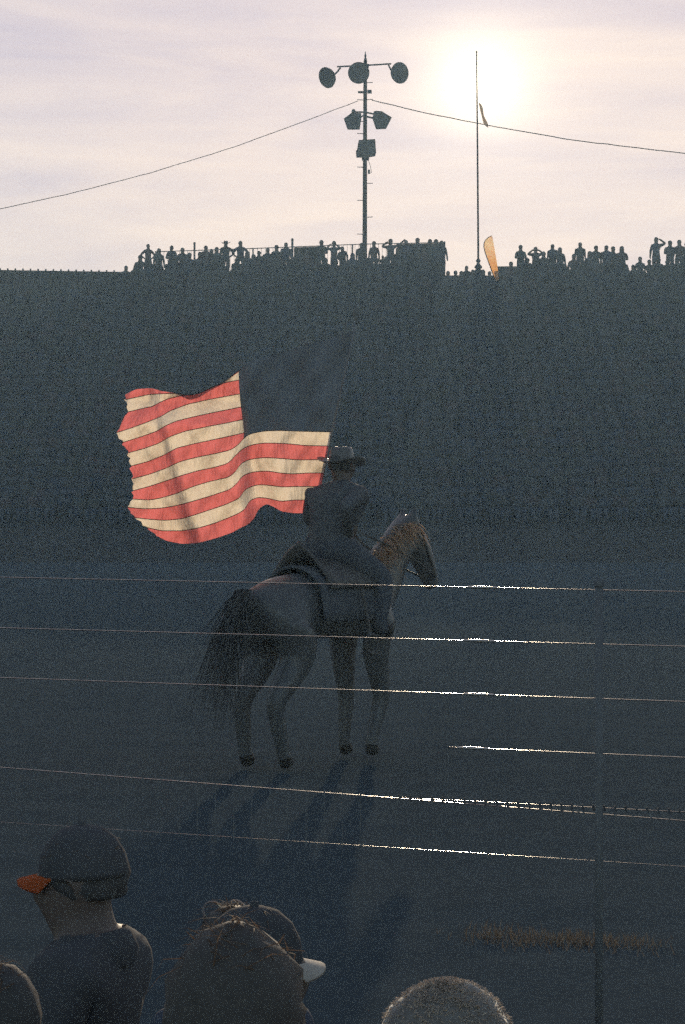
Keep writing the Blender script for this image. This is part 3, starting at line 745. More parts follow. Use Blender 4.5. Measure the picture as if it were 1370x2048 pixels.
nt.links.new(pf.outputs[0], pm.inputs[0]); nt.links.new(gm.outputs[2], pm.inputs[6]); nt.links.new(pm.outputs[2], bsd.inputs['Base Color'])
for ln in list(nt.links):
    if ln.to_node.type == 'MIX' and ln.to_node.blend_type == 'MULTIPLY' and ln.from_socket == src: nt.links.new(pm.outputs[2], ln.to_socket)
m = MB(); rows = []
for i in range(len(left)):
    row = []
    for j in range(7):
        g = j / 6; q = P(lerp(left[i][0], right[i][0], g), lerp(left[i][1], right[i][1], g), BY + 0.06 * math.sin(g * 3.1 + i * .5)); row.append(len(m.v)); m.v.append(q)
    rows.append(row)
for i in range(len(left) - 1):
    for j in range(6): m.face((rows[i][j], rows[i][j + 1], rows[i + 1][j + 1], rows[i + 1][j]))
rel(fb, m, 'sail', BAN, True)
m = MB(); b0 = P(991.5, 562, BY); m.tube([(b0.x + .05, BY, row_z(3))] + [P(x - .5, y, BY + .01) for x, y in left], [.026] + [.024] * 6 + [.016] * 3, 6); rel(fb, m, 'pole', CABLE, True)

# ------------------------------------------------------------------ the horse, the rider and the flag
HY = 18.0
HX = (648 - 685) / F * HY
YAW = R(50)
HORSE = mat('horse_coat', (0.098, 0.098, 0.098), 0.42, var=0.2, scale=6, spec=0.45)
MANE = mat('horse_hair', (0.58, 0.40, 0.25), 0.4, var=0.35, scale=50, spec=0.6, transl=0.45, tcol=(1, .8, .55))
LEATHER = mat('saddle_leather', (0.10, 0.092, 0.085), 0.5, var=0.25, scale=18, spec=0.3)
BLANKET = mat('saddle_blanket', (0.10, 0.105, 0.113), 0.95, var=0.25, scale=22, spec=0.05)
horse = None
def V(*a): return Vector(a)
def make_horse():
    J = {'croup': (V(-.58, 0, 1.25), (.27, .25)), 'loin': (V(-.28, 0, 1.22), (.27, .26)), 'barrel': (V(.02, 0, 1.19), (.285, .29)), 'girth': (V(.30, 0, 1.19), (.26, .29)),
         'chest': (V(.52, 0, 1.22), (.20, .25)), 'neck1': (V(.68, 0, 1.40), (.13, .21)), 'neck2': (V(.82, 0, 1.58), (.10, .16)), 'poll': (V(.97, 0, 1.74), (.085, .11)),
         'fore': (V(1.08, 0, 1.68), (.095, .11)), 'cheek': (V(1.17, 0, 1.55), (.085, .10)), 'nose': (V(1.27, 0, 1.38), (.06, .07)), 'muzzle': (V(1.32, 0, 1.28), (.055, .06)), 'dock': (V(-.83, 0, 1.30), (.09, .10))}
    B = [('dock', 'croup', 0), ('croup', 'loin', 0), ('loin', 'barrel', 0), ('barrel', 'girth', 0), ('girth', 'chest', 0), ('chest', 'neck1', 0), ('neck1', 'neck2', 0), ('neck2', 'poll', 0),
         ('poll', 'fore', 0), ('fore', 'cheek', 0), ('cheek', 'nose', 0), ('nose', 'muzzle', 0)]
    lift = {1: 0.0, -1: 0.06}
    for s in (-1, 1):
        J['ear%d' % s] = (V(1.0, s * .055, 1.86), (.022, .03)); J['eart%d' % s] = (V(1.02, s * .065, 1.92), (.008, .008)); B += [('poll', 'ear%d' % s, 0), ('ear%d' % s, 'eart%d' % s, 0)]
        f = lift[s]
        for n, p, r in (('sh', (.46, .15, 1.02), .15), ('el', (.40, .16, .86), .10), ('kn', (.44 + f, .15, .50), .062), ('fe', (.41 - f * .6, .15, .15 + f * .3), .042), ('ho', (.45 - f, .15, .04 + f * .2), .055)):
            J[n + str(s)] = (V(p[0], s * p[1], p[2]), (r, r))
        B += [('girth', 'sh%d' % s, 0), ('sh%d' % s, 'el%d' % s, 0), ('el%d' % s, 'kn%d' % s, 0), ('kn%d' % s, 'fe%d' % s, 0), ('fe%d' % s, 'ho%d' % s, 1)]
        for n, p, r in (('th', (-.55, .17, 1.02), .19), ('st', (-.46, .18, .84), .13), ('hk', (-.74, .16, .52), .066), ('hf', (-.70 + f, .16, .15), .045), ('hh', (-.65 + f, .16, .04), .056)):
            J[n + str(s)] = (V(p[0], s * p[1], p[2]), (r, r))
        B += [('croup', 'th%d' % s, 0), ('th%d' % s, 'st%d' % s, 0), ('st%d' % s, 'hk%d' % s, 0), ('hk%d' % s, 'hf%d' % s, 0), ('hf%d' % s, 'hh%d' % s, 1)]
    HOOF = mat('hoof', (0.03, 0.025, 0.02), 0.6)
    return skin_mesh('horse', J, B, [HORSE, HOOF], root='croup', levels=2, fat=1.12)
hme = make_horse()
zmin = min(v.co.z for v in hme.vertices); zs = 1.0
for v in hme.vertices: v.co.z = (v.co.z - zmin)
horse = obj('horse', hme); horse.location = (HX, HY, 0.0); horse.rotation_euler = (0, 0, YAW)
tag(horse, 'dark horse carrying the flag bearer behind the near fence, mane and rump edged with light', 'horse')
def strands(rootf, n, ln, w, seed, drop=(0, 0, -1), jitter=0.35, segs=4):
    rnd = random.Random(seed); mb = MB()
    for i in range(n):
        p = rootf(rnd); d = (Vector(drop) + Vector((rnd.gauss(0, jitter), rnd.gauss(0, jitter), rnd.gauss(0, jitter)))).normalized()
        side = d.cross(Vector((rnd.gauss(0, 1), rnd.gauss(0, 1), rnd.gauss(0, 1)))).normalized() * w * rnd.uniform(.6, 1.3)
        k = len(mb.v); l = ln * rnd.uniform(.55, 1.15); q = Vector(p)
        for s in range(segs + 1):
            f = s / segs; ww = side * (1 - f * .85)
            mb.v += [q - ww, q + ww]
            d = (d + Vector((0, 0, -0.35)) + Vector((rnd.gauss(0, .12), rnd.gauss(0, .12), 0))).normalized(); q = q + d * l / segs
        for s in range(segs): a = k + 2 * s; mb.face((a, a + 1, a + 3, a + 2))
    return mb
ridge = [(V(.40, 0, 1.50)), V(.58, 0, 1.60), V(.72, 0, 1.72), V(.86, 0, 1.82), V(.98, 0, 1.85)]
zoff = -zmin
def mane_root(rnd):
    t = rnd.uniform(0, 3.999); i = int(t); p = ridge[i].lerp(ridge[i + 1], t - i)
    return p + V(rnd.gauss(0, .015), rnd.uniform(-.05, .05), zoff - 0.03 + rnd.uniform(-.03, .0))
mb = strands(mane_root, 460, .30, .004, 3, drop=(-.3, -.85, .12), jitter=.2); mb.build('mane', MANE, horse, True)
mb = strands(lambda r: V(1.0 + r.uniform(0, .08), r.uniform(-.03, .03), 1.82 + zoff - .02), 50, .16, .004, 8, drop=(.7, 0, -.1)); mb.build('forelock', MANE, horse, True)
mb = strands(lambda r: V(-.88 + r.gauss(0, .02), r.gauss(0, .03), 1.33 + zoff), 320, 1.0, .005, 5, drop=(-.5, 0, -.5), jitter=.14, segs=6); mb.build('tail', HAIR[0], horse, True)
# saddle, blanket, bridle
BACK = 1.48
m = MB(); nx, ny = 8, 12; rows = []
for i in range(nx + 1):
    row = []
    for j in range(ny + 1):
        a = lerp(-1.5, 1.5, j / ny); x = lerp(-.36, .30, i / nx)
        rad = .335; y = math.sin(a) * rad; z = 1.17 + zoff + math.cos(a) * rad * .97
        if abs(a) > 1.2: z -= .1
        row.append(len(m.v)); m.v.append(V(x, y, z))
    rows.append(row)
for i in range(nx):
    for j in range(ny): m.face((rows[i][j], rows[i][j + 1], rows[i + 1][j + 1], rows[i + 1][j]))
o = m.build('saddle_blanket', BLANKET, horse, True); sm = o.modifiers.new('thick', 'SOLIDIFY'); sm.thickness = 0.02
m = MB(); rows = []
for i in range(11):
    f = i / 10; x = lerp(-.28, .24, f)
    h = .10 * (max(0, (f - .72) / .28)) ** 1.5 + .13 * max(0, (.25 - f) / .25) ** 1.3
    row = []
    for j in range(11):
        a = lerp(-1.15, 1.15, j / 10); w = 1 - .35 * abs(a) ** 2 * (1 - .5 * (abs(f - .5) < .3))
        row.append(len(m.v)); m.v.append(V(x, math.sin(a) * .36, 1.20 + zoff + math.cos(a) * .345 + h * max(0, 1 - abs(a) / .75)))
    rows.append(row)
for i in range(10):
    for j in range(10): m.face((rows[i][j], rows[i][j + 1], rows[i + 1][j + 1], rows[i + 1][j]))
sad = m.build('saddle', LEATHER, horse, True); sm = sad.modifiers.new('thick', 'SOLIDIFY'); sm.thickness = 0.025
m = MB(); m.tube([V(.22, 0, 1.57 + zoff), V(.25, 0, 1.66 + zoff), V(.27, 0, 1.68 + zoff)], [.03, .02, .035], 8); m.build('saddle_horn', LEATHER, sad, True)
for s in (-1, 1):
    m = MB(); m.tube([V(.02, s * .35, 1.32 + zoff), V(.06, s * .40, .98 + zoff)], .014, 6)
    m.tube([V(.06 + .07 * math.sin(t * .7), s * .41 + .0, .92 + zoff + .07 * math.cos(t * .7)) for t in range(10)], .01, 6, cap=False)
    m.box(V(.06, s * .41, .85 + zoff), (.12, .10, .012)); m.build('stirrup', LEATHER, sad)
m = MB()
for c, r in ((V(1.23, 0, 1.44 + zoff), .085), (V(1.05, 0, 1.73 + zoff), .115)):
    M_ = Matrix.Translation(c) @ Matrix.Rotation(R(60), 4, 'Y')
    m.lathe([(r, -.012), (r + .006, 0), (r, .012)], 16, M_)
for s in (-1, 1):
    m.tube([V(1.26, s * .08, 1.38 + zoff), V(1.1, s * .10, 1.64 + zoff), V(1.02, s * .1, 1.78 + zoff)], .009, 5)
    m.tube([V(1.26, s * .08, 1.38 + zoff), V(.95, s * .15, 1.5 + zoff), V(.6, s * .12, 1.64 + zoff), V(.36, s * .03, 1.74 + zoff)], .008, 5)
m.build('bridle', LEATHER, horse)

# rider (faces +x like the horse: pose is built facing +y, then turned)
RJ, RB, RH = human(dict(kind='ride', legs='ride', lean=0.26, armL=((.36, .10, 1.22), (.26, .32, 1.20), (.24, .39, 1.22)), armR=((.36, -.30, 1.22), (.20, -.02, 1.08), (.14, .05, 1.08)), sleeve=1, detail=True, w=1.38, head=(-0.12, 0.15)))
VEST = mat('rider_shirt', (0.11, 0.113, 0.118), 0.9, var=0.25, spec=0.1)
rme = skin_mesh('rider', RJ, RB, [SKIN, VEST, JEANS, SHOE], levels=2)
for s in (-1, 1):
    add_fingers(rme, RJ['wri%d' % s][0], RJ['han%d' % s][0], Vector((s * -0.8, 0.2, -0.3)), 1.5)
rider = obj('person', rme)
SEAT = V(0.05, 0, 1.585 + zoff)
rm = Matrix.Rotation(YAW, 4, 'Z'); p = Vector((HX, HY, 0)) + rm @ SEAT
rider.location = p + Vector((0, 0, .02)); rider.rotation_euler = (0, 0, YAW - R(90)); rider.scale = (.93, .93, .93)
tag(rider, 'dark rider in a brimmed hat on the horse, holding the striped flag', 'person')
obj('hair', hair_mesh('hair', RH, 'short', HAIR[0], 0, 2), rider)
STRAW = mat('pale_hat', (0.14, 0.13, 0.12), 0.42, var=0.15, spec=0.5)
obj('brim_hat', brim_hat_mesh(RH, STRAW, 0.19), rider)

# the flag: stripe boundaries (photograph pixels) from the fly (left) to the hoist (right)
FLY = 18.42
def z7(*pts): return [(200 + a / 4.567, 720 + b / 4.567) for a, b in pts]
EDGE = {
 0: z7((228, 318), (330, 266), (470, 256), (560, 284), (650, 296), (760, 312), (850, 345), (930, 318), (1040, 250), (1130, 205), (1268, 110)),
 1: z7((236, 362), (450, 315), (590, 308), (700, 306), (770, 318), (850, 330), (930, 306), (1040, 246), (1130, 200), (1268, 100)),
 2: z7((255, 475), (400, 440), (480, 425), (530, 395), (620, 355), (760, 322), (850, 318), (930, 296), (1050, 238), (1130, 210), (1268, 183)),
 3: z7((150, 665), (290, 620), (440, 565), (560, 515), (640, 465), (800, 405), (1000, 360), (1140, 335), (1276, 310)),
 4: z7((205, 755), (380, 700), (520, 650), (600, 600), (690, 560), (850, 520), (1060, 475), (1287, 430)),
 5: z7((255, 850), (400, 810), (540, 760), (640, 700), (780, 650), (1000, 605), (1150, 577), (1302, 545)),
 6: z7((278, 970), (430, 930), (570, 875), (700, 805), (860, 765), (1050, 725), (1180, 697), (1314, 665)),
 7: z7((300, 1085), (450, 1045), (600, 990), (740, 925), (900, 885), (1080, 850), (1200, 820), (1270, 770)) + [(487, 877), (497, 869), (512, 865), (530, 862), (560, 861), (600, 862.5), (662, 864)],
 8: z7((298, 1195), (450, 1155), (600, 1105), (760, 1050), (900, 1010), (1050, 980), (1170, 945), (1240, 870)) + [(484, 898), (497, 892), (512, 888), (530, 886), (570, 887), (610, 891), (657, 892)],
 9: z7((300, 1270), (450, 1280), (560, 1260), (700, 1220), (850, 1155), (1000, 1110), (1180, 1070), (1240, 1020)) + [(480, 929), (489, 923), (503, 918), (530, 915), (563, 917), (596, 920), (652, 919)],
 10: z7((250, 1345), (400, 1360), (550, 1355), (700, 1330), (850, 1290), (1000, 1245), (1190, 1182), (1260, 1120)) + [(480, 956), (494, 947), (513, 943), (535, 942), (563, 946.5), (585, 948), (616, 946), (647, 946)],
 11: z7((320, 1440), (450, 1455), (600, 1465), (750, 1450), (850, 1420), (1000, 1370), (1150, 1320), (1270, 1265)) + [(482, 992), (490, 979), (508, 971), (522, 969), (541, 971), (563, 974), (591, 973), (613, 973), (642, 973)],
 12: z7((430, 1530), (560, 1560), (750, 1560), (900, 1535), (1050, 1490), (1200, 1430), (1290, 1390)) + [(484, 1023), (492, 1015), (499, 1001), (516, 994.5), (535, 996.5), (563, 1003), (588, 1000), (637, 1000)],
 13: z7((510, 1600), (600, 1650), (750, 1680), (900, 1670), (1050, 1630), (1200, 1580)) + [(480, 1056), (497, 1048.6), (508, 1037), (517, 1018), (533, 1007), (548, 1014), (563, 1023), (584, 1026), (632, 1027)]}
flag = thing('flag', 'large red and white striped flag glowing with sunlight, flying behind the rider', 'flag', P(640, 1100, FLY))
def xA(y): return lerp(312, 372, (y - 812) / 214)      # crest of the fold near the fly
def xB(y): return lerp(489, 497, (y - 870) / 140)      # fold at the corner of the canton
def sig(t): return 1 / (1 + math.exp(-t))
def depth(x, y):
    d = 0.20 * sig((x - xA(y)) / 6.0) - 0.20 * (x - 250) / 240
    d += 0.27 * sig((xB(y) - x) / 5.5) * (1 if y > 850 else max(0, (y - 800) / 50)) - 0.0
    d += 0.035 * math.sin((x - 0.45 * y) / 17.0) + 0.018 * math.sin((x + 0.8 * y) / 9.5 + 1)
    d += 0.022 * noise.noise(Vector((x / 16, y / 22, 0.5))) + 0.012 * noise.noise(Vector((x / 5.5 + y / 14, y / 20, 4)))
    if x > 500: d += 0.05 * math.sin((x - 500) / 26)
    return d
def curl(k, x):
    """the top of the flag rolls over backwards between the fly and the canton"""
    f = sig((x - 352) / 7) * sig((462 - x) / 5)
    return f * {0: 0.16, 1: 0.10, 2: 0.02}.get(k, 0.0)
def resample(pts, n):
    ds = [0]
    for a, b in zip(pts, pts[1:]): ds.append(ds[-1] + math.hypot(b[0] - a[0], b[1] - a[1]))
    res = []
    for i in range(n + 1):
        t = ds[-1] * i / n; j = max(q for q in range(len(ds)) if ds[q] <= t + 1e-9); j = min(j, len(pts) - 2)
        f = (t - ds[j]) / max(ds[j + 1] - ds[j], 1e-9); res.append((lerp(pts[j][0], pts[j + 1][0], f), lerp(pts[j][1], pts[j + 1][1], f)))
    return res
def smooth(pts, it=2):
    for _ in range(it):
        pts = [pts[0]] + [((a[0] + 2 * b[0] + c[0]) / 4, (a[1] + 2 * b[1] + c[1]) / 4) for a, b, c in zip(pts, pts[1:], pts[2:])] + [pts[-1]]
    return pts
NU = 96
LINES = {k: smooth(resample(EDGE[k], NU), 3) for k in EDGE}
# stripe 7's lower edge ends at the canton corner: its own copy only up to there
L7L = smooth(resample([p for p in EDGE[7] if p[0] <= 488], NU), 2)
def flag_mat(name, c, t, mixf=.82):
    m_ = bpy.data.materials.new(name); m_.use_nodes = True; nt = m_.node_tree; b = nt.nodes['Principled BSDF']
    b.inputs['Roughness'].default_value = 0.95; b.inputs['Specular IOR Level'].default_value = 0.03
    tcx = nt.nodes.new('ShaderNodeTexCoord'); n1 = nt.nodes.new('ShaderNodeTexNoise'); n1.inputs['Scale'].default_value = 40; n1.inputs['Detail'].default_value = 4
    mpx = nt.nodes.new('ShaderNodeMapping'); mpx.inputs['Rotation'].default_value = (0, R(32), 0); mpx.inputs['Scale'].default_value = (1.6, .6, .35)
    nt.links.new(tcx.outputs['Object'], mpx.inputs['Vector']); nt.links.new(mpx.outputs[0], n1.inputs['Vector'])
    def two(col):
        mx = nt.nodes.new('ShaderNodeMix'); mx.data_type = 'RGBA'
        mx.inputs[6].default_value = tuple(v * .86 for v in col) + (1,); mx.inputs[7].default_value = tuple(min(1, v * 1.1) for v in col) + (1,)
        nt.links.new(n1.outputs['Fac'], mx.inputs[0]); return mx.outputs[2]
    nt.links.new(two(c), b.inputs['Base Color'])
    tr = nt.nodes.new('ShaderNodeBsdfTranslucent'); nt.links.new(two(t), tr.inputs['Color'])
    bp = nt.nodes.new('ShaderNodeBump'); bp.inputs['Strength'].default_value = .45; bp.inputs['Distance'].default_value = .03
    nt.links.new(n1.outputs['Fac'], bp.inputs['Height']); nt.links.new(bp.outputs[0], tr.inputs['Normal'])
    ms = nt.nodes.new('ShaderNodeMixShader'); ms.inputs[0].default_value = mixf
    nt.links.new(b.outputs[0], ms.inputs[1]); nt.links.new(tr.outputs[0], ms.inputs[2]); nt.links.new(ms.outputs[0], nt.nodes['Material Output'].inputs['Surface'])
    return m_
WHITE = flag_mat('white_bunting', (.3, .3, .3), (.90, .78, .60))
RED = flag_mat('red_bunting', (.3, .12, .12), (.86, .215, .205))
BLUE = flag_mat('blue_bunting', (.275, .28, .285), (.01, .014, .03), .2)
SEAM = mat('seam_thread', (.05, .03, .028), .95, spec=.03)
def fpt(k, p, fr=0.0, kk=None):
    d = depth(*p) + lerp(curl(k, p[0]), curl(kk if kk is not None else k, p[0]), fr)
    return P(p[0], p[1], FLY + d)
def strip(a, b, ka, kb, nv=5, rag=0):
    m = MB(); rows = []
    for i in range(len(a)):
        row = []
        for j in range(nv + 1):
            f = j / nv; q = (lerp(a[i][0], b[i][0], f), lerp(a[i][1], b[i][1], f))
            if rag and i < 6:        # frayed fly end
                w = (1 - i / 6) ** 2
                q = (q[0] + w * rag * noise.noise(Vector((q[1] / 3.0, 3, 0))), q[1])
            row.append(len(m.v)); m.v.append(fpt(ka, q, f, kb))
        rows.append(row)
    for i in range(len(a) - 1):
        for j in range(nv): m.face((rows[i][j], rows[i][j + 1], rows[i + 1][j + 1], rows[i + 1][j]))
    return m
for k in range(13):
    a = LINES[k]; b = LINES[k + 1]
    if k == 6: b = L7L
    rel(flag, strip(a, b, k, k + 1, 5, 9), 'stripe', RED if k % 2 == 0 else WHITE, True)
    if k:
        m = MB(); ln = LINES[k]
        for i, p in enumerate(ln):
            for dy in (-.75, .75): m.v.append(fpt(k, (p[0], p[1] + dy)) + Vector((0, -.006, 0)))
        for i in range(len(ln) - 1): m.face((2 * i, 2 * i + 1, 2 * i + 3, 2 * i + 2))
        rel(flag, m, 'seam', SEAM, True)
# canton: from the inner ends of stripes 1 to 7 to the hoist
cl = [LINES[k][-1] for k in range(7)] + [(487.5, 876)]
ch = [(706 - 44 * k / 7, 663 + 201 * k / 7) for k in range(8)]
m = MB(); rows = []; nc = 30
top = [(478, 738), (490, 723), (560, 706), (602, 692), (650, 680), (706, 663)]
topl = smooth(resample(top, nc), 1); botl = smooth(resample([p for p in EDGE[7] if p[0] >= 487], nc), 1)
for i in range(nc + 1):
    row = []
    for j in range(13):
        f = j / 12
        if i == 0: q = resample(cl, 12)[j]
        else:
            q = (lerp(topl[i][0], botl[i][0], f), lerp(topl[i][1], botl[i][1], f))
            c0 = resample(cl, 12)[j]; w = max(0, 1 - i / 8) ** 2; s0 = (lerp(topl[0][0], botl[0][0], f), lerp(topl[0][1], botl[0][1], f))
            q = (q[0] + (c0[0] - s0[0]) * w, q[1] + (c0[1] - s0[1]) * w - .6 * (j == 12) * 0)
        row.append(len(m.v)); m.v.append(P(q[0], q[1], FLY + depth(*q)))
    rows.append(row)
for i in range(nc):
    for j in range(12): m.face((rows[i][j], rows[i][j + 1], rows[i + 1][j + 1], rows[i + 1][j]))
rel(flag, m, 'canton', BLUE, True)
pole_top, pole_bot = (712, 640), (596, 1180)
m = MB(); m.tube([P(*pole_top, FLY + .02), P(663, 868, FLY + .02), P(*pole_bot, FLY - .15)], .011, 8); rel(flag, m, 'pole', mat('flag_staff', (.24, .24, .24), .9), True)
m = MB(); m.lathe([(0, .12), (.015, .09), (.03, .03), (.012, 0), (.016, -.03)], 10, Matrix.Translation(P(712.5, 638, FLY + .02))); rel(flag, m, 'finial', mat('dull_finial', (.22, .22, .21), .8), True)

# ------------------------------------------------------------------ near arena fence
WPOST = mat('weathered_post', (.17, .175, .178), .9, var=.25, scale=20, spec=0)
FA = R(12)
FD = Vector((-math.cos(FA), math.sin(FA), 0)); F0 = P(960, 1024, 8.0); F0.z = 0
def fence_pt(px, py, off=0.0):
    s = (px - 685) / F
    t = (s * F0.y - F0.x) / (FD.x - s * FD.y); y = F0.y + FD.y * t
    return P(px, py, y + off)
nf = thing('arena_fence', 'low pipe fence with bright sunlit rails between the spectators and the arena', 'fence', (F0.x, F0.y, 0))
def line(x0, y0, x1, y1):
    k = (y1 - y0) / (x1 - x0); return [(-160, y0 + k * (-160 - x0)), (1530, y0 + k * (1530 - x0))]
RAILS = [line(600, 1167.3, 1200, 1180), line(620, 1272.5, 1190, 1288), line(620, 1377, 1190, 1397), line(620, 1482, 1190, 1507)]
for ri, rl in enumerate(RAILS):
    x0 = 897 if ri == 3 else -160
    q = [fence_pt(lerp(x0, 1530, i / 24), interp(rl, lerp(x0, 1530, i / 24))) for i in range(25)]
    m = MB(); m.tube(q, .0068, 40, flat=.26); rel(nf, m, 'rail', STEEL, True)
GLINT = mat('polished_glint', (.5, .47, .42), .2, 1.0, var=.05)
for rl, xc in zip(RAILS, (965, 958, 957, 946)):      # bulges added to give each rail a sun hot spot
    m = MB(); m.tube([fence_pt(xc + dx, interp(rl, xc + dx)) for dx in (-30, -20, -9, 0, 9, 20, 30)], [.0071, .0085, .0105, .0112, .0105, .0085, .0071], 40, flat=.5); rel(nf, m, 'cable_sleeve', GLINT, True)
R5 = line(440, 1569, 1280, 1634.5)
R6 = line(740, 1692, 1370, 1733)
for rl in (R5, R6):
    q = [fence_pt(lerp(-160, 1530, i / 24), interp(rl, lerp(-160, 1530, i / 24))) for i in range(25)]
    m = MB(); m.tube(q, .0068 if rl is R5 else .0026, 40, flat=.26); rel(nf, m, 'lower_rail', STEEL, True)
R5b = line(820, 1596, 1170, 1614)
q = [fence_pt(lerp(800, 1530, i / 16), interp(R5b, lerp(800, 1530, i / 16)), .03) for i in range(17)]
m = MB(); m.tube(q, .0045, 32, flat=.34); rel(nf, m, 'wire', STEEL, True)
px = 800.0
pick = None
while px < 1530:
    p = fence_pt(px, interp(R5b, px), .03)
    m = MB(); m.tube([p + Vector((-.002, -.007, .010)), p + Vector((.002, -.007, -.010))], .0036, 5); rel(nf, m, 'wire_clip', DSTEEL); px += 21.5
px = -150.0
while px < 1530:
    a, b = fence_pt(px, interp(R5, px), -.010), fence_pt(px, interp(R6, px), -.010)
    a.z += .012; b.z -= .012
    m = MB(); m.tube([a, b], .0023, 6); rel(nf, m, 'picket', WPOST); px += 36.3
for px in (-330, 1198):
    a = fence_pt(px, 1100, -.045); 
    top = fence_pt(px, interp(RAILS[0], px), -.024); t0 = Vector((top.x, top.y, top.z + .02)); b0 = Vector((top.x, top.y, -.05))
    m = MB(); m.tube([b0, t0], .013, 14); o = rel(nf, m, 'post', WPOST, True)
    m = MB(); m.lathe([(0, .02), (.012, .018), (.018, .005), (.018, -.008)], 12, Matrix.Translation(t0)); c = rel(nf, m, 'post_cap', WPOST, True); c.parent = o
m = MB(); a, b = fence_pt(896, interp(RAILS[2], 896)), fence_pt(896, interp(R5, 896)); m.tube([a, b], .003, 8); rel(nf, m, 'stay', WPOST)

# ------------------------------------------------------------------ grass added to stand for a sunlit strip of ground in front of the fence
ADDED_GRASS = mat('dry_grass', (.13, .12, .11), .8, var=.3, transl=.4, tcol=(1, .85, .6), spec=.1)
def gr():
    rnd = random.Random(9); mb = MB()
    for i in range(620):
        px = (rnd.gauss(1010, 60) if i % 3 == 0 else rnd.gauss(1190, 75)) if i < 700 else rnd.uniform(-60, 1430); py = rnd.gauss(0, 9) + interp([(900, 1858), (1300, 1884)], px)
        y = ZC * F / (py + 4 - 1024); p = P(px, py + 4, y); p.z = -.03
        h = rnd.uniform(.005, .03); a = rnd.uniform(0, 6.28); w = Vector((math.cos(a), math.sin(a), 0)) * .0022
        tip = p + Vector((rnd.gauss(0, .02), rnd.gauss(0, .02), h + .032)); k = len(mb.v)
        mid = p.lerp(tip, .55) + Vector((0, 0, .006))
        mb.v += [p - w, p + w, mid - w * .7, mid + w * .7, tip]; mb.face((k, k + 1, k + 3, k + 2)); mb.face((k + 2, k + 3, k + 4))
    o = mb.build('dry_grass', ADDED_GRASS); o['kind'] = 'stuff'; tag(o, 'faint strip of short dry grass catching light beyond the low fence', 'grass')
gr()

# ------------------------------------------------------------------ foreground spectators, seated on the ground
def spectator(px, top, y, pose, shirt, turn, label, hair=None, cap=None, hood=None, seed=0, fingers=None, hairmat=0):
    pose = dict(kind='ground', legs='ground', detail=True, armL='lap', armR='lap', **pose) if 'armL' not in pose else dict(kind='ground', legs='ground', detail=True, **pose)
    J, B, Hm = human(pose)
    me = skin_mesh('spectator', J, B, [SKIN, shirt, JEANS, SHOE], levels=2)
    for s in (-1, 1):
        d = (J['han%d' % s][0] - J['wri%d' % s][0]); add_fingers(me, J['wri%d' % s][0], J['han%d' % s][0], Vector((0, .3, -1)) if abs(d.normalized().z) < .8 else Vector((s, -.6, 0)), .6)
    zlow = min(v.co.z for v in me.vertices)
    zt = (Hm @ Vector((0, 0, .262))).z - zlow
    need = P(px, top, y).z + 0.0
    s = need / zt
    o = obj('person', me); o.scale = (s, s, s); o.rotation_euler = (0, 0, turn)
    hx = Matrix.Rotation(turn, 3, 'Z') @ (Hm.translation * s)
    tgt = P(px, top, y); o.location = (tgt.x - hx.x, y - hx.y, -zlow * s - .015)
    cm = MB(); n0 = J['neck'][0]
    cm.lathe([(.098, -.085), (.112, -.05), (.104, -.005), (.096, .012), (.088, .0), (.086, -.05)], 20, Matrix.Translation(n0 + Vector((0, -.005, -.01))) @ Matrix.Rotation(R(-14), 4, 'X'), 0, 1.0, 1.12)
    obj('collar', cm.mesh('collar', shirt, True), o)
    if hair: obj('hair', hair_mesh('hair', Hm, hair, HAIR[hairmat], 70, seed, HFUZZ), o)
    if cap: obj('cap', cap_mesh(Hm, *cap), o)
    if hood: obj('hood', hair_mesh('hood', Hm, 'hood', hood, 3500, seed, WFUZZ), o)
    return tag(o, label, 'person', 'spectators seated in the foreground'), Hm, o
HFUZZ = mat('hair_wisps', (.20, .13, .085), .7, var=.3, transl=.5, spec=.1)
_b = None
WFUZZ = mat('edge_glow_fibres', (.60, .50, .40), .9, var=.2, transl=.55, spec=.02)  # pale fibres added so the hood's edge glows against the sun
ORANGE = mat('orange_cap', (.55, .12, .035), .85, var=.12, transl=.35, tcol=(1, .6, .4), spec=.1)
OFFW = mat('off_white_cap', (.45, .41, .36), .85, var=.08, spec=.1)
FLEECE = mat('pale_fleece_hood', (.20, .185, .17), .95, var=.2, scale=60, spec=.02)
for _mm, _w in ((FLEECE, 1.0),):
    _b = _mm.node_tree.nodes['Principled BSDF']; _b.inputs['Sheen Weight'].default_value = _w; _b.inputs['Sheen Roughness'].default_value = .35
spectator(168, 1640, 6.7, dict(head=(0.06, 0)), SHIRTS[1], R(72), 'spectator in a cap with a lit orange brim at the lower left', hair='short', cap=(SHIRTS[1], ORANGE), seed=1)
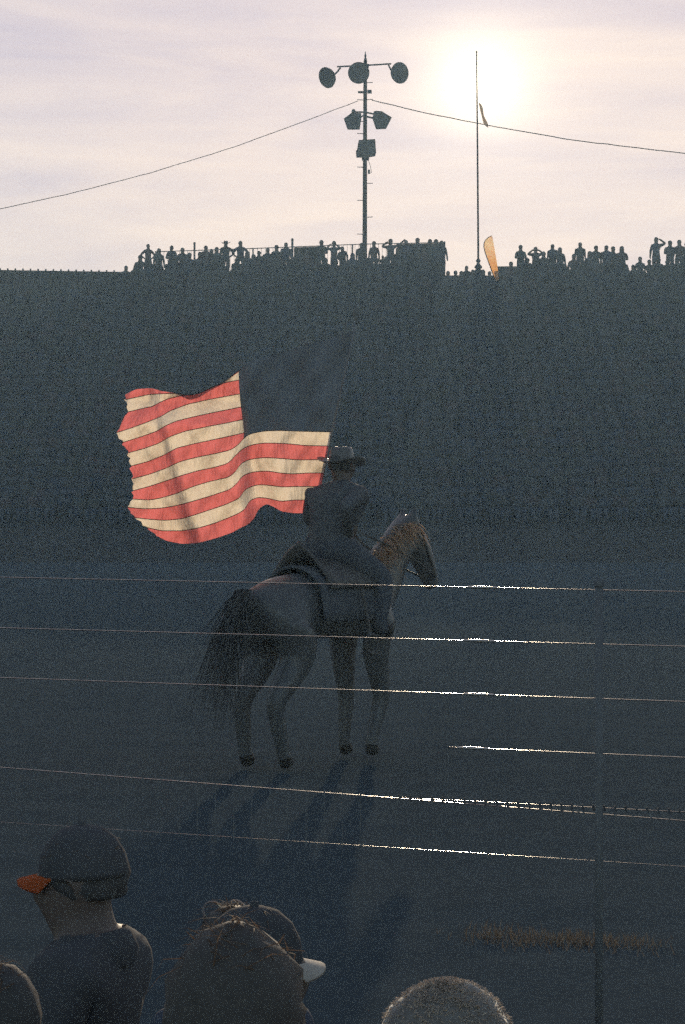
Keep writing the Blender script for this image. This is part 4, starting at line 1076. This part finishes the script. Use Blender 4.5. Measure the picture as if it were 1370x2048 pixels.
_, H4, p4 = spectator(462, 1797, 6.3, dict(head=(0.0, 0.2)), SHIRTS[0], R(10), 'spectator with glasses pushed up, beyond the curly-haired one', hair='long', seed=2)
m = MB()
for s in (-1, 1): m.lathe([(.028, -.003), (.033, 0), (.028, .003)], 14, H4 @ Matrix.Translation((s * .036, .06, .235)) @ Matrix.Rotation(R(60), 4, 'X'))
for s in (-1, 1): m.tube([H4 @ Vector((s * .065, .055, .235)), H4 @ Vector((s * .105, -.06, .16))], .003, 5)
m.build('glasses', mat('glasses_frame', (.3, .25, .2), .15, 1.0), p4)
spectator(505, 1800, 5.6, dict(head=(0.05, 0)), SHIRTS[2], R(-58), 'spectator in a pale-brimmed cap facing right at the bottom centre', hair='short', cap=(SHIRTS[5], OFFW), seed=4)
spectator(476, 1858, 4.9, dict(head=(0, -.3), armL=((.34, .1, 1.14), (.36, .25, 1.30), (.37, .27, 1.38)), armR='lap'), SHIRTS[4], R(-12), 'curly-haired spectator with a raised left hand in the bottom centre', hair='curly', seed=3, hairmat=1)
spectator(905, 1966, 4.75, dict(head=(-.12, -.5)), SHIRTS[4], R(-25), 'spectator in a fuzzy pale hood at the bottom right, hood edge glowing', hair='short', hood=FLEECE, seed=6)
spectator(-15, 1900, 5.2, dict(head=(0, .3)), SHIRTS[2], R(20), 'spectator cut off by the lower left edge of the picture', hair='short', seed=7)

# ------------------------------------------------------------------ bluish haze volume added to lift the dark tones
hz = MB(); hz.box((0, 140, 12.6), (760, 560, 28.2))
HAZE = bpy.data.materials.new('veil_volume'); HAZE.use_nodes = True; nt = HAZE.node_tree; nt.nodes.clear()
vo = nt.nodes.new('ShaderNodeOutputMaterial'); pv = nt.nodes.new('ShaderNodeVolumePrincipled')
pv.inputs['Color'].default_value = (.56, .82, 1.0, 1); pv.inputs['Density'].default_value = 0.0015; pv.inputs['Anisotropy'].default_value = 0.25
nt.links.new(pv.outputs[0], vo.inputs['Volume'])
h = hz.build('haze', HAZE); h['kind'] = 'stuff'; tag(h, 'pale dusty evening air over the whole arena', 'haze')
